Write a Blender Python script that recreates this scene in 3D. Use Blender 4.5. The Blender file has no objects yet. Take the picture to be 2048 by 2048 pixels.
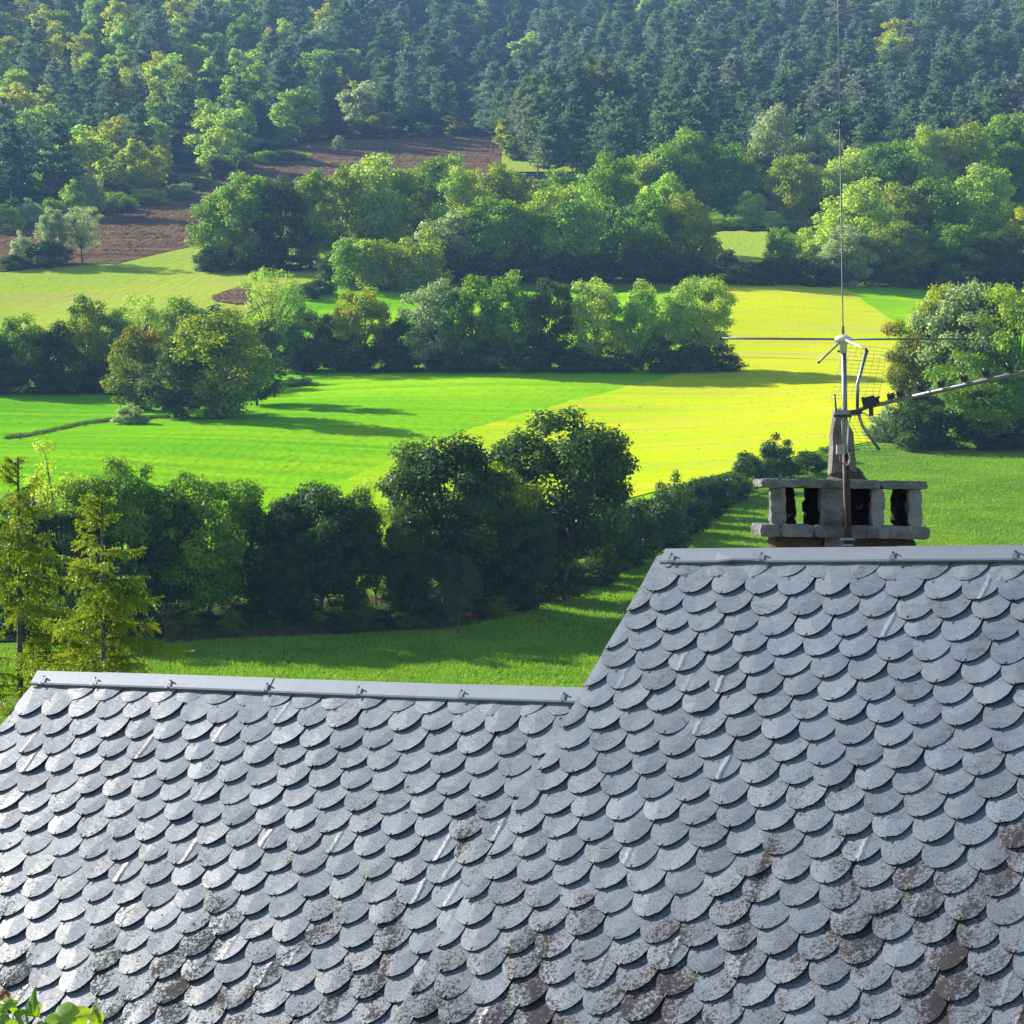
import bpy, math, random
import numpy as np
from mathutils import Vector, Matrix

# ------------------------------------------------------------------ camera, sky, sun, exposure
S = bpy.context.scene
COL = S.collection
CAMZ = 10.0
F, HZ = 5000.0, 980.0                       # focal length in photo pixels, horizon row
cam_d = bpy.data.cameras.new("camera")
cam = bpy.data.objects.new("camera", cam_d)
COL.objects.link(cam)
cam_d.sensor_width = 36.0
cam_d.lens = 36.0 * F / 2048.0
cam_d.clip_start, cam_d.clip_end = 0.1, 6000.0
cam.location = (0, 0, CAMZ)
cam.rotation_euler = (math.radians(90) - math.atan((1024 - HZ) / F), 0, 0)
S.camera = cam

SUN_EL = math.radians(29)
SUN_AZ = np.array([-0.83, 0.56])            # horizontal direction towards the sun: left, beyond the roofs
SUN_AZ = SUN_AZ / np.linalg.norm(SUN_AZ)
SUN = np.array([SUN_AZ[0] * math.cos(SUN_EL), SUN_AZ[1] * math.cos(SUN_EL), math.sin(SUN_EL)])
w = bpy.data.worlds.new("World")
S.world = w
w.use_nodes = True
nt = w.node_tree
sky = nt.nodes.new("ShaderNodeTexSky")
sky.sky_type = 'NISHITA'
sky.sun_disc = False
sky.sun_elevation = SUN_EL
sky.sun_rotation = math.atan2(SUN_AZ[0], SUN_AZ[1])
sky.air_density, sky.dust_density = 1.0, 0.6
bg = nt.nodes["Background"]
bg.inputs["Strength"].default_value = 0.078
nt.links.new(sky.outputs["Color"], bg.inputs["Color"])
sun_d = bpy.data.lights.new("sun", 'SUN')
sun_d.energy, sun_d.angle, sun_d.color = 5.0, math.radians(0.55), (1.0, 0.95, 0.85)
sun = bpy.data.objects.new("sun", sun_d)
COL.objects.link(sun)
sun.rotation_euler = Vector(SUN).to_track_quat('Z', 'Y').to_euler()
S.view_settings.view_transform = 'Standard'
S.view_settings.look = 'None'
S.view_settings.gamma = 1.0
S.view_settings.use_curve_mapping = False
S.view_settings.exposure = 1.36
S.render.engine = 'CYCLES'
S.cycles.max_bounces = 6
S.cycles.diffuse_bounces = 3
S.cycles.glossy_bounces = 2
S.cycles.transmission_bounces = 3
S.cycles.volume_bounces = 0
S.cycles.use_denoising = True
S.cycles.sample_clamp_direct = 6.0
S.cycles.sample_clamp_indirect = 3.0
S.cycles.caustics_reflective = False
S.cycles.caustics_refractive = False

rng = np.random.default_rng(7)
R = random.Random(7)

# ------------------------------------------------------------------ helpers
def link(o, parent=None, label=None, cat=None, group=None, kind=None):
    COL.objects.link(o)
    if parent is not None:
        o.parent = parent
    for k, v in (("label", label), ("category", cat), ("group", group), ("kind", kind)):
        if v:
            o[k] = v
    return o

def obj(name, me, parent=None, loc=None, **kw):
    o = bpy.data.objects.new(name, me)
    if loc is not None:
        o.location = loc
    return link(o, parent, **kw)

def empty(name, loc=(0, 0, 0), **kw):
    return obj(name, None, None, loc, **kw)

def mesh_np(name, V, Fc, mat, smooth=False):
    """Fc: (n,3) or (n,4) int array"""
    V = np.asarray(V, np.float32).reshape(-1, 3)
    Fc = np.asarray(Fc, np.int32)
    n, k = Fc.shape
    me = bpy.data.meshes.new(name)
    me.vertices.add(len(V))
    me.vertices.foreach_set("co", V.ravel())
    me.loops.add(n * k)
    me.loops.foreach_set("vertex_index", Fc.ravel())
    me.polygons.add(n)
    me.polygons.foreach_set("loop_start", np.arange(0, n * k, k, dtype=np.int32))
    me.polygons.foreach_set("loop_total", np.full(n, k, np.int32))
    if smooth:
        me.polygons.foreach_set("use_smooth", np.ones(n, bool))
    me.materials.append(mat)
    me.update(calc_edges=True)
    return me

class MB:
    """collects shapes into one mesh (mixed polygons)"""
    def __init__(self):
        self.v, self.f = [], []
    def add(self, V, Fs):
        b = len(self.v)
        self.v += [tuple(p) for p in V]
        self.f += [tuple(i + b for i in f) for f in Fs]
    def box(self, c, size, ax=None):
        c = Vector(c)
        ax = ax or (Vector((1, 0, 0)), Vector((0, 1, 0)), Vector((0, 0, 1)))
        V = []
        for k in (-.5, .5):
            for j in (-.5, .5):
                for i in (-.5, .5):
                    V.append(c + ax[0] * size[0] * i + ax[1] * size[1] * j + ax[2] * size[2] * k)
        self.add(V, [(0, 2, 3, 1), (4, 5, 7, 6), (0, 1, 5, 4), (2, 6, 7, 3), (0, 4, 6, 2), (1, 3, 7, 5)])
    def tube(self, pts, rad, n=8, caps=True):
        pts = [Vector(p) for p in pts]
        if not hasattr(rad, '__len__'):
            rad = [rad] * len(pts)
        V, Fs = [], []
        t0 = (pts[1] - pts[0]).normalized()
        a = t0.orthogonal().normalized()
        for i, p in enumerate(pts):
            t = (pts[min(i + 1, len(pts) - 1)] - pts[max(i - 1, 0)]).normalized()
            a = (a - t * a.dot(t)).normalized()
            b = t.cross(a)
            for k in range(n):
                q = 2 * math.pi * k / n
                V.append(p + (a * math.cos(q) + b * math.sin(q)) * rad[i])
        for i in range(len(pts) - 1):
            for k in range(n):
                k2 = (k + 1) % n
                Fs.append((i * n + k, i * n + k2, (i + 1) * n + k2, (i + 1) * n + k))
        if caps:
            Fs.append(tuple(range(n - 1, -1, -1)))
            Fs.append(tuple((len(pts) - 1) * n + k for k in range(n)))
        self.add(V, Fs)
    def lathe(self, c, prof, n=16):
        c = Vector(c)
        V = [c + Vector((r * math.cos(2 * math.pi * k / n), r * math.sin(2 * math.pi * k / n), z)) for r, z in prof for k in range(n)]
        Fs = [(i * n + k, i * n + (k + 1) % n, (i + 1) * n + (k + 1) % n, (i + 1) * n + k) for i in range(len(prof) - 1) for k in range(n)]
        Fs += [tuple(range(n - 1, -1, -1)), tuple((len(prof) - 1) * n + k for k in range(n))]
        self.add(V, Fs)
    def mesh(self, name, mat, smooth=False):
        me = bpy.data.meshes.new(name)
        me.from_pydata(self.v, [], self.f)
        me.materials.append(mat)
        if smooth:
            me.polygons.foreach_set("use_smooth", np.ones(len(me.polygons), bool))
        me.update()
        return me
    def build(self, name, mat, parent=None, smooth=False, **kw):
        return obj(name, self.mesh(name, mat, smooth), parent, **kw)

def copy_tree(o, parent=None, label=None):
    c = o.copy()
    COL.objects.link(c)
    c.parent = parent
    if label:
        c["label"] = label
    for ch in list(o.children):
        copy_tree(ch, c)
    return c

def ray(px, py):
    return np.array([(px - 1024) / F, 1.0, (HZ - py) / F])

def at(px, py, D):
    r = ray(px, py) * D
    return Vector((r[0], r[1], r[2] + CAMZ))

# ------------------------------------------------------------------ materials
class NT:
    def __init__(self, name):
        self.m = bpy.data.materials.new(name)
        self.m.use_nodes = True
        self.t = self.m.node_tree
        self.b = self.t.nodes["Principled BSDF"]
        self.out = self.t.nodes["Material Output"]
    def n(self, kind, **kw):
        x = self.t.nodes.new("ShaderNode" + kind)
        ins = kw.pop("ins", {})
        for k, v in kw.items():
            setattr(x, k, v)
        for k, v in ins.items():
            self.set(x.inputs[k], v)
        return x
    def set(self, sock, v):
        if hasattr(v, "is_output"):
            self.t.links.new(v, sock)
        else:
            sock.default_value = v
    def noise(self, vec, scale, detail=3.0, rough=.5, dist=0.0):
        x = self.n("TexNoise", ins={"Scale": scale, "Detail": detail, "Roughness": rough, "Distortion": dist})
        if vec is not None:
            self.set(x.inputs["Vector"], vec)
        return x.outputs["Fac"]
    def ramp(self, fac, stops, interp='LINEAR'):
        x = self.n("ValToRGB")
        x.color_ramp.interpolation = interp
        e = x.color_ramp.elements
        while len(e) < len(stops):
            e.new(0.5)
        for el, (p, c) in zip(e, stops):
            el.position = p
            el.color = (c, c, c, 1) if not hasattr(c, '__len__') else tuple(c) + (1,)
        self.set(x.inputs["Fac"], fac)
        return x.outputs["Color"]
    def mix(self, fac, a, b, mode='MIX'):
        x = self.n("Mix", data_type='RGBA', blend_type=mode)
        for i, v in ((0, fac), (6, a), (7, b)):
            if isinstance(v, tuple) and len(v) == 3:
                v = v + (1,)
            self.set(x.inputs[i], v)
        return x.outputs[2]
    def math(self, op, a, b=0.0, clamp=False):
        x = self.n("Math", operation=op, use_clamp=clamp)
        self.set(x.inputs[0], a)
        self.set(x.inputs[1], b)
        return x.outputs[0]
    def vmap(self, vec, loc=(0, 0, 0), rot=(0, 0, 0), scale=(1, 1, 1)):
        x = self.n("Mapping")
        self.set(x.inputs["Vector"], vec)
        self.set(x.inputs["Location"], loc)
        self.set(x.inputs["Rotation"], rot)
        self.set(x.inputs["Scale"], scale)
        return x.outputs[0]
    def pos(self):
        return self.n("NewGeometry").outputs["Position"]
    def objco(self):
        return self.n("TexCoord").outputs["Object"]
    def orand(self):
        return self.n("ObjectInfo").outputs["Random"]
    def bump(self, h, strength, dist):
        x = self.n("Bump", ins={"Strength": strength, "Distance": dist})
        self.set(x.inputs["Height"], h)
        self.set(self.b.inputs["Normal"], x.outputs[0])
        return x
    def P(self, **kw):
        for k, v in kw.items():
            k = k.replace("_", " ")
            if isinstance(v, tuple) and len(v) == 3:
                v = v + (1,)
            self.set(self.b.inputs[k], v)
        return self.m

def leaf_mat(name, c1, c2, c3=None, trans=0.35, gloss=0.05, ns=0.6, accent=0.62):
    """c1..c2 vary per clump and per tree, c3 is an accent on some clumps"""
    t = NT(name)
    p = t.pos()
    f = t.noise(p, ns, 2.0)
    f = t.math('ADD', f, t.math('MULTIPLY', t.math('SUBTRACT', t.orand(), .5), .45))
    col = t.mix(t.ramp(f, [(.3, 0), (.7, 1)]), c1, c2)
    if c3:
        f3 = t.ramp(t.noise(t.vmap(p, (31, 7, 3)), ns * .55, 3.0), [(accent - .07, 0), (accent + .07, 1)])
        col = t.mix(f3, col, c3)
    d = t.n("BsdfDiffuse")
    t.set(d.inputs["Color"], col)
    tr = t.n("BsdfTranslucent")
    hs = t.n("HueSaturation", ins={"Hue": .485, "Saturation": 1.1, "Value": 1.5})
    t.set(hs.inputs["Color"], col)
    t.set(tr.inputs["Color"], hs.outputs[0])
    m = t.n("MixShader", ins={0: trans})
    t.set(m.inputs[1], d.outputs[0])
    t.set(m.inputs[2], tr.outputs[0])
    g = t.n("BsdfGlossy", ins={"Roughness": .42})
    g.inputs["Color"].default_value = (.8, .85, .85, 1)
    m2 = t.n("MixShader", ins={0: gloss})
    t.set(m2.inputs[1], m.outputs[0])
    t.set(m2.inputs[2], g.outputs[0])
    t.set(t.out.inputs["Surface"], m2.outputs[0])
    return t.m

def bark_mat(name, c1, c2):
    t = NT(name)
    p = t.pos()
    return t.P(Base_Color=t.mix(t.noise(t.vmap(p, scale=(3, 3, .8)), 2.0), c1, c2), Roughness=.9)

def metal_mat(name, c, rough, metallic=1.0, var=.25, scale=6):
    t = NT(name)
    p = t.objco()
    n = t.noise(p, scale, 4.0)
    col = t.mix(n, c, tuple(x * (1 - var) for x in c))
    t.P(Base_Color=col, Roughness=rough, Metallic=metallic)
    t.bump(t.noise(p, scale * 1.3, 3.0), .15, .01)
    return t.m

# ------------------------------------------------------------------ terrain
DV = [(125, 1388), (150, 1250), (200, 1060), (270, 880), (350, 740), (400, 650), (450, 575), (520, 490), (600, 402), (700, 300),
      (850, 170), (1050, 30), (1180, -40)]
PY = np.array([-80, 4, 20, 60, 100] + [d for d, v in DV] + [1300, 1700], float)
PZ = np.array([-7.0, -7.2, -7.8, -9.3, -10.1] + [(HZ - v) / F * d for d, v in DV] + [(HZ + 120) / F * 1300, 400], float)

def smooth_interp(x, xp, fp):                # monotone cubic (Fritsch-Carlson)
    h = np.diff(xp); d = np.diff(fp) / h
    m = np.zeros(len(xp)); m[1:-1] = np.where(d[:-1] * d[1:] > 0, 2 * d[:-1] * d[1:] / (d[:-1] + d[1:] + 1e-12), 0)
    m[0], m[-1] = d[0], d[-1]
    i = np.clip(np.searchsorted(xp, x) - 1, 0, len(xp) - 2)
    t = np.clip((x - xp[i]) / h[i], 0, 1)
    return ((2 * t**3 - 3 * t**2 + 1) * fp[i] + (t**3 - 2 * t**2 + t) * h[i] * m[i]
            + (-2 * t**3 + 3 * t**2) * fp[i + 1] + (t**3 - t**2) * h[i] * m[i + 1])

def HT(X, Y):
    X = np.asarray(X, float); Y = np.asarray(Y, float)
    z = smooth_interp(np.clip(Y, -80, 1700), PY, PZ)
    far = np.clip((Y - 640) / 260, 0, 1)
    far = far * far * (3 - 2 * far)
    az = X / np.maximum(Y, 50)
    gx = np.exp(-((az + 0.004) / 0.052) ** 2)                     # wooded gully between two spurs
    z = z - 14 * far * gx + 8 * far * np.exp(-((az + .17) / .06) ** 2)
    mid = np.clip((Y - 110) / 120, 0, 1) * (1 - np.clip((Y - 420) / 200, 0, 1))
    z = z + mid * (0.9 * np.sin(X / 31 + Y / 57) + 0.5 * np.sin(X / 13.0 - Y / 29 + 1))
    return z + CAMZ

_YG = np.concatenate([np.linspace(100, 500, 900), np.linspace(500.5, 1250, 900)])
def ground(px, py):
    """world points of the ground seen at photo pixels"""
    px = np.atleast_1d(np.asarray(px, float)); py = np.atleast_1d(np.asarray(py, float))
    az = (px - 1024) / F
    out = np.zeros((len(px), 3))
    for i in range(len(px)):
        t = (HT(az[i] * _YG, _YG) - CAMZ) / _YG
        t = np.maximum.accumulate(t)
        y = np.interp((HZ - py[i]) / F, t + np.arange(len(t)) * 1e-9, _YG)
        out[i] = (az[i] * y, y, HT(az[i] * y, y))
    return out

def grass_mat(name, cols, scale, streak=None, bump=.6, fine=9.0, dist=.15, blend=None):
    t = NT(name)
    p = t.pos()
    big = t.noise(p, scale, 3.0, .55)
    col = t.mix(t.ramp(big, [(.35, 0), (.65, 1)]), cols[0], cols[1])
    fin = t.noise(p, fine, 3.0, .7)
    col = t.mix(t.ramp(fin, [(.42, 0), (.75, .55)]), col, cols[2])
    if streak:
        ang, sc, c = streak
        v = t.vmap(p, rot=(0, 0, ang), scale=(.06, 1, 1))
        s = t.noise(v, sc, 4.0, .65, .3)
        col = t.mix(t.ramp(s, [(.46, 0), (.64, .85)]), col, c)
        s2 = t.noise(t.vmap(p, (9, 4, 0), (0, 0, ang), (.12, 1, 1)), sc * 4, 3.0, .6, .2)
        col = t.mix(t.ramp(s2, [(.5, 0), (.7, .45)]), col, cols[2])
    if blend:
        x0, x1, gcol = blend                 # the sown grass thickens towards the far corner of the field
        sx = t.n("SeparateXYZ"); t.set(sx.inputs[0], p)
        u = t.math('DIVIDE', t.math('SUBTRACT', sx.outputs[0], x0), x1 - x0)
        st = t.noise(t.vmap(p, rot=(0, 0, streak[0]), scale=(.05, 1, 1)), .25, 4.0, .6)
        u = t.math('ADD', u, t.math('MULTIPLY', t.math('SUBTRACT', st, .5), 2.2))
        col = t.mix(t.ramp(u, [(.1, 1), (.9, 0)]), col, gcol)
    t.P(Base_Color=col, Roughness=1.0, Specular_IOR_Level=.0)
    t.bump(t.math('ADD', fin, t.noise(p, fine * .35, 2.0)), bump, dist)
    return t.m

M = {}
M['meadow'] = grass_mat("meadow grass", [(.075, .21, .016), (.20, .36, .024), (.045, .13, .012)], .11, (.5, .35, (.15, .22, .03)), .9, 6.0, .35)
M['yellow'] = grass_mat("stubble grass", [(.43, .55, .001), (.56, .60, .001), (.31, .43, .002)], .035,
                        (-.62, .6, (.47, .37, .06)), .25, 6.5, .08, (-20, 24, (.22, .46, .002)))
M['yellow_far'] = grass_mat("mown grass", [(.45, .56, .001), (.55, .60, .001), (.33, .44, .002)], .03,
                            (-1.42, .30, (.50, .42, .08)), .25, 4.5, .08)
M['bright'] = grass_mat("green crop", [(.16, .42, .002), (.25, .50, .002), (.11, .32, .003)], .03, (-.3, .22, (.30, .49, .004)), .3, 4.0, .12, (-80, 5, (.095, .31, .003)))
M['pale'] = grass_mat("pale pasture", [(.34, .42, .03), (.27, .42, .02), (.23, .30, .04)], .03, (-.35, .4, (.34, .31, .10)), .5, 2.5, .3)
M['plough'] = grass_mat("ploughed soil", [(.12, .066, .045), (.15, .085, .06), (.06, .035, .026)], .05, (-.2, .5, (.24, .20, .06)), 1.0, 1.1, .6)
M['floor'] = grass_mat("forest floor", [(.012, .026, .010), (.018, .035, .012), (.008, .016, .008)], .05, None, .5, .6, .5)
M['bank'] = grass_mat("rough grass bank", [(.035, .07, .015), (.06, .065, .02), (.025, .04, .012)], .2, None, 1., 3., .4)

# base terrain: one sheet from behind the camera to the hill crest
ys = np.concatenate([np.linspace(-80, 100, 46)[:-1], np.linspace(100, 480, 191)[:-1], np.linspace(480, 1280, 200)[:-1], np.linspace(1280, 1680, 20)])
ts = np.linspace(-1, 1, 261)
YY, TT = np.meshgrid(ys, ts, indexing='ij')
XX = TT * (70 + .50 * np.maximum(YY, 0))
V = np.stack([XX, YY, HT(XX, YY)], -1).reshape(-1, 3)
ny, nx = YY.shape
I = np.arange(ny * nx).reshape(ny, nx)
Q = np.stack([I[:-1, :-1], I[:-1, 1:], I[1:, 1:], I[1:, :-1]], -1).reshape(-1, 4)
obj("meadow_ground", mesh_np("meadow_ground", V, Q, M['meadow'], True), kind="structure")

def field(name, mat, xs, top, bot, nxs, nys, lift, rough=0.0, extra=None):
    """a draped sheet between two boundary lines (photo pixels -> ground)"""
    tx, tyy = zip(*top); bx, byy = zip(*bot)
    px = np.linspace(xs[0], xs[1], nxs)
    T = np.interp(px, tx, tyy); B = np.interp(px, bx, byy)
    T = T + 1.3 * np.sin(px / 17.) + .8 * np.sin(px / 6.1)
    a = ground(px, T); b = ground(px, B)
    s = np.linspace(0, 1, nys)[:, None]
    X = b[:, 0] + (a[:, 0] - b[:, 0]) * s; Y = b[:, 1] + (a[:, 1] - b[:, 1]) * s
    Z = HT(X, Y) + lift
    if rough:
        n = rng.normal(0, rough, Z.shape)
        Z = Z + np.abs(n) * np.minimum(1, 8 * np.minimum(s, 1 - s))
    V = np.stack([X, Y, Z], -1).reshape(-1, 3)
    I = np.arange(nys * nxs).reshape(nys, nxs)
    Q = np.stack([I[:-1, :-1], I[:-1, 1:], I[1:, 1:], I[1:, :-1]], -1).reshape(-1, 4)
    return obj(name, mesh_np(name, V, Q, mat, True), kind="structure")

field("green_crop_field", M['bright'], (-1700, 1760), [(-1700, 768), (-400, 772), (0, 775), (240, 790), (500, 760), (620, 738), (1000, 733), (1460, 728), (1760, 728)],
      [(-1700, 1150), (-400, 1130), (0, 1100), (560, 1140), (900, 1120), (1180, 1040), (1400, 965), (1640, 905), (1760, 885)], 620, 260, .06, .06)
field("yellow_stubble_field", M['yellow'], (640, 1800), [(640, 985), (720, 950), (824, 905), (920, 868), (973, 850), (1135, 806), (1321, 760), (1400, 738), (1470, 712), (1800, 722)],
      [(640, 1080), (900, 1090), (1180, 1020), (1400, 962), (1640, 903), (1800, 876)], 420, 240, .16, .02)
field("mown_meadow", M['yellow_far'], (1400, 1800), [(1400, 568), (1560, 570), (1690, 580), (1710, 590), (1800, 655)],
      [(1400, 716), (1470, 716), (1800, 726)], 200, 160, .2, .02)
field("upper_green_field", M['bright'], (1660, 3900), [(1660, 572), (1850, 580), (2300, 580)], [(1660, 700), (1800, 720), (2300, 760)], 120, 90, .1, .05)
field("middle_strip_field", M['bright'], (560, 1420), [(560, 590), (700, 568), (850, 582), (1420, 590)], [(560, 720), (1420, 720)], 200, 90, .1, .05)
field("pale_pasture", M['pale'], (-1700, 720), [(-500, 560), (0, 546), (150, 531), (240, 527), (340, 502), (400, 490), (560, 500), (720, 520)],
      [(-500, 770), (0, 760), (300, 740), (560, 590), (720, 556)], 300, 160, .12, .06)
field("ploughed_field", M['plough'], (-1700, 1060), [(-500, 450), (0, 432), (130, 416), (200, 402), (400, 362), (520, 318), (600, 285), (700, 268), (1000, 258), (1060, 258)],
      [(-500, 560), (0, 545), (150, 533), (240, 528), (340, 504), (400, 492), (600, 440), (1060, 380)], 420, 230, .2, .16)
field("ploughed_strip", M['plough'], (425, 500), [(425, 594), (470, 578), (500, 570)], [(425, 604), (470, 612), (500, 610)], 40, 20, .35, .1)
field("small_pasture", M['pale'], (1380, 1560), [(1380, 472), (1560, 470)], [(1380, 545), (1560, 545)], 60, 40, .8, .05)
field("ivy_tree_pasture", M['pale'], (1500, 1600), [(1500, 428), (1600, 428)], [(1500, 455), (1600, 455)], 60, 40, .8, .05)
field("pine_edge_pasture", M['pale'], (1003, 1165), [(1003, 316), (1060, 298), (1165, 292)], [(1000, 350), (1170, 350)], 60, 40, .8, .05)
EDGE = [(-500, 470), (0, 450), (150, 434), (200, 420), (300, 405), (400, 384), (500, 338), (560, 305), (620, 286), (1000, 274), (1020, 300), (1050, 380), (1180, 400), (1350, 420), (1700, 440), (2048, 440), (2600, 440)]
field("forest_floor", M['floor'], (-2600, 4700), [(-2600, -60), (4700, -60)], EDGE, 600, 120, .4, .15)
field("rough_bank", M['bank'], (-100, 1480), [(-100, 1225), (350, 1215), (700, 1205), (1000, 1190), (1150, 1150), (1300, 1070), (1480, 975)],
      [(-100, 1288), (350, 1276), (480, 1272), (600, 1262), (750, 1262), (900, 1248), (1040, 1216), (1180, 1152), (1330, 1080), (1480, 988)], 260, 30, .12, .12)

# grass tufts standing on the near meadow and the crop
def tufts(name, n, px, py0, py1, hgt, mat, blades=3, wid=.05):
    x = rng.uniform(px[0], px[1], n)
    yy = rng.uniform(0, 1, n)
    xs = np.linspace(px[0], px[1], 60)
    b = ground(xs, np.interp(xs, *zip(*py1))); a = ground(xs, np.interp(xs, *zip(*py0)))
    Yb = np.interp(x, xs, b[:, 1]); Ya = np.interp(x, xs, a[:, 1])
    Y = Yb + (Ya - Yb) * yy; X = (x - 1024) / F * Y
    Z = HT(X, Y)
    P = np.repeat(np.stack([X, Y, Z], -1), blades, 0)
    m = len(P)
    P[:, :2] += rng.normal(0, .06, (m, 2))
    h = hgt * rng.uniform(.5, 1.3, m)
    an = rng.uniform(0, 6.28, m); dx = np.stack([np.cos(an), np.sin(an), 0 * an], -1)
    le = rng.normal(0, .35, (m, 2)) * h[:, None]
    tip = P + np.stack([le[:, 0], le[:, 1], h], -1)
    V = np.stack([P - dx * wid, P + dx * wid, tip], 1).reshape(-1, 3)
    return obj(name, mesh_np(name, V, np.arange(m * 3).reshape(-1, 3), mat), kind="stuff",
               label=None)

M['tuft'] = leaf_mat("grass blades", (.10, .26, .018), (.21, .38, .03), None, .3, .02, .3)
M['tuft_y'] = leaf_mat("stubble blades", (.50, .56, .012), (.6, .58, .03), None, .3, .0, .3)
M['dry'] = leaf_mat("dry bracken", (.12, .09, .035), (.09, .13, .03), (.19, .09, .04), .3, .02, .5)

# ------------------------------------------------------------------ houses with slate roofs
PHI, PIT = math.radians(30), math.radians(42)
s_, c_ = math.sin(PHI), math.cos(PHI)
RU = np.array([c_, -s_, 0.0])                                        # along the ridge, to the right
RD = np.array([-s_ * math.cos(PIT), -c_ * math.cos(PIT), -math.sin(PIT)])   # down the slope
RN = np.array([-s_ * math.sin(PIT), -c_ * math.sin(PIT), math.cos(PIT)])    # out of the roof
RP0 = ray(1690, 1100) * 17.0 + np.array([0, 0, CAMZ])
def rp(u, v, n=0.0):
    return Vector(RP0 + RU * u + RD * v + RN * n)
def to_px(p):
    p = np.asarray(p, float)
    return (1024 + F * p[..., 0] / p[..., 1], HZ - F * (p[..., 2] - CAMZ) / p[..., 1])
def roof_uv(px, py):
    r = ray(px, py); o = RP0 - np.array([0, 0, CAMZ])
    q = r * (RN @ o) / (RN @ r) - o
    return q @ RU, q @ RD

def slate_mat():
    t = NT("slate")
    oc = t.objco(); rnd = t.orand(); p = t.pos()
    off = t.n("CombineXYZ")
    t.set(off.inputs[0], t.math('MULTIPLY', rnd, 91.0)); t.set(off.inputs[1], t.math('MULTIPLY', rnd, 57.0))
    va = t.n("VectorMath", operation='ADD'); t.set(va.inputs[0], oc); t.set(va.inputs[1], off.outputs[0])
    lc = va.outputs[0]
    rot = t.n("CombineXYZ"); t.set(rot.inputs[2], t.math('ADD', t.math('MULTIPLY', rnd, .9), .25))
    st = t.vmap(lc, rot=rot.outputs[0], scale=(7, 24, 1))
    flow = t.noise(st, 1.0, 5.0, .62, .6)
    terr = t.math('DIVIDE', t.math('FLOOR', t.math('MULTIPLY', t.noise(t.vmap(lc, rot=rot.outputs[0], scale=(8, 17, 1)), 1.0, 6.0, .6, .8), 9.0)), 9.0)
    grain = t.noise(lc, 160, 2.0, .6)
    # base colour: blue grey stone, per-slate tone
    col = t.mix(rnd, (.088, .110, .150), (.160, .190, .240))
    col = t.mix(t.ramp(flow, [(.3, 0), (.75, .7)]), col, (.18, .20, .235))
    crack = t.ramp(t.noise(st, 1.9, 4.0, .6, 1.6), [(.470, 0), (.497, 1), (.503, 1), (.530, 0)])
    cm = t.ramp(t.noise(lc, 9.0, 2.0), [(.46, 0), (.56, 1)])
    gate = t.ramp(t.math('FRACT', t.math('MULTIPLY', rnd, 37.7)), [(.35, .12), (.8, 1)])
    crk = t.math('MULTIPLY', t.math('MULTIPLY', crack, cm), gate)
    col = t.mix(crk, col, (.018, .02, .026))
    # weathering: grows down the slope (RD . p) and to the right
    dn = t.n("VectorMath", operation='DOT_PRODUCT'); t.set(dn.inputs[0], p); dn.inputs[1].default_value = tuple(RD)
    base = float(RP0 @ RD)
    g = t.n("MapRange", ins={"From Min": base + .8, "From Max": base + 4.4, "To Min": -.17, "To Max": .25})
    t.set(g.inputs["Value"], dn.outputs["Value"])
    cu = t.n("VectorMath", operation='DOT_PRODUCT'); t.set(cu.inputs[0], p); cu.inputs[1].default_value = tuple(RU)
    grow = t.math('ADD', g.outputs[0], t.math('MULTIPLY', t.math('SUBTRACT', cu.outputs['Value'], float(RP0 @ RU) - 1.5), .022))
    cv = t.n("CombineXYZ"); t.set(cv.inputs[0], t.math('MULTIPLY', cu.outputs["Value"], 2.1)); t.set(cv.inputs[1], t.math('MULTIPLY', dn.outputs["Value"], .9))
    patch = t.noise(cv.outputs[0], 1.35, 5.0, .62, .4)
    rv = t.math('MULTIPLY', t.math('SUBTRACT', t.math('FRACT', t.math('MULTIPLY', rnd, 17.3)), .5), .12)
    lv = t.math('ADD', t.math('ADD', patch, grow), rv)
    spk = t.noise(p, 34, 4.0, .75)
    spk2 = t.noise(p, 62, 4.0, .7)
    stain = t.ramp(t.math('ADD', lv, t.math('MULTIPLY', t.math('SUBTRACT', t.math('ADD', t.math('MULTIPLY', spk, .5), t.math('MULTIPLY', spk2, .5)), .5), 1.15)), [(.665, 0), (.80, 1)])
    side = t.n("MapRange", ins={"From Min": float(RP0 @ RU) - 4.5, "From Max": float(RP0 @ RU) - .5})
    t.set(side.inputs["Value"], cu.outputs["Value"])
    pur = t.mix(t.math('MULTIPLY', t.noise(p, 3.0, 2.0), t.math('SUBTRACT', 1.35, side.outputs[0])), (.042, .030, .035), (.036, .040, .031))
    col = t.mix(t.math('MULTIPLY', stain, .93), col, pur)
    fine = t.math('MULTIPLY', t.ramp(lv, [(.30, .05), (.58, 1)]), t.ramp(t.noise(p, 85, 3.0, .7), [(.54, 0), (.60, .9)]))
    col = t.mix(fine, col, (.04, .042, .045))
    vo = t.n("TexVoronoi", ins={"Scale": 13.0, "Randomness": 1.0}); t.set(vo.inputs["Vector"], p)
    vr = t.n("SeparateColor"); t.set(vr.inputs[0], vo.outputs["Color"])
    rad = t.math('SUBTRACT', t.math('ADD', t.math('MULTIPLY', vr.outputs[0], .30), t.math('MULTIPLY', spk, .22)), t.math('SUBTRACT', .40, t.math('MULTIPLY', lv, .32)))
    lich = t.ramp(t.math('SUBTRACT', rad, vo.outputs["Distance"]), [(.0, 0), (.03, .9)])
    lcol = t.mix(t.ramp(vr.outputs[1], [(.72, 0), (.85, 1)]), (.060, .056, .022), (.19, .17, .08))
    col = t.mix(lich, col, lcol)
    rough = t.mix(t.math('MAXIMUM', stain, lich), t.mix(flow, (.40,) * 3, (.54,) * 3), (.85,) * 3)
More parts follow.
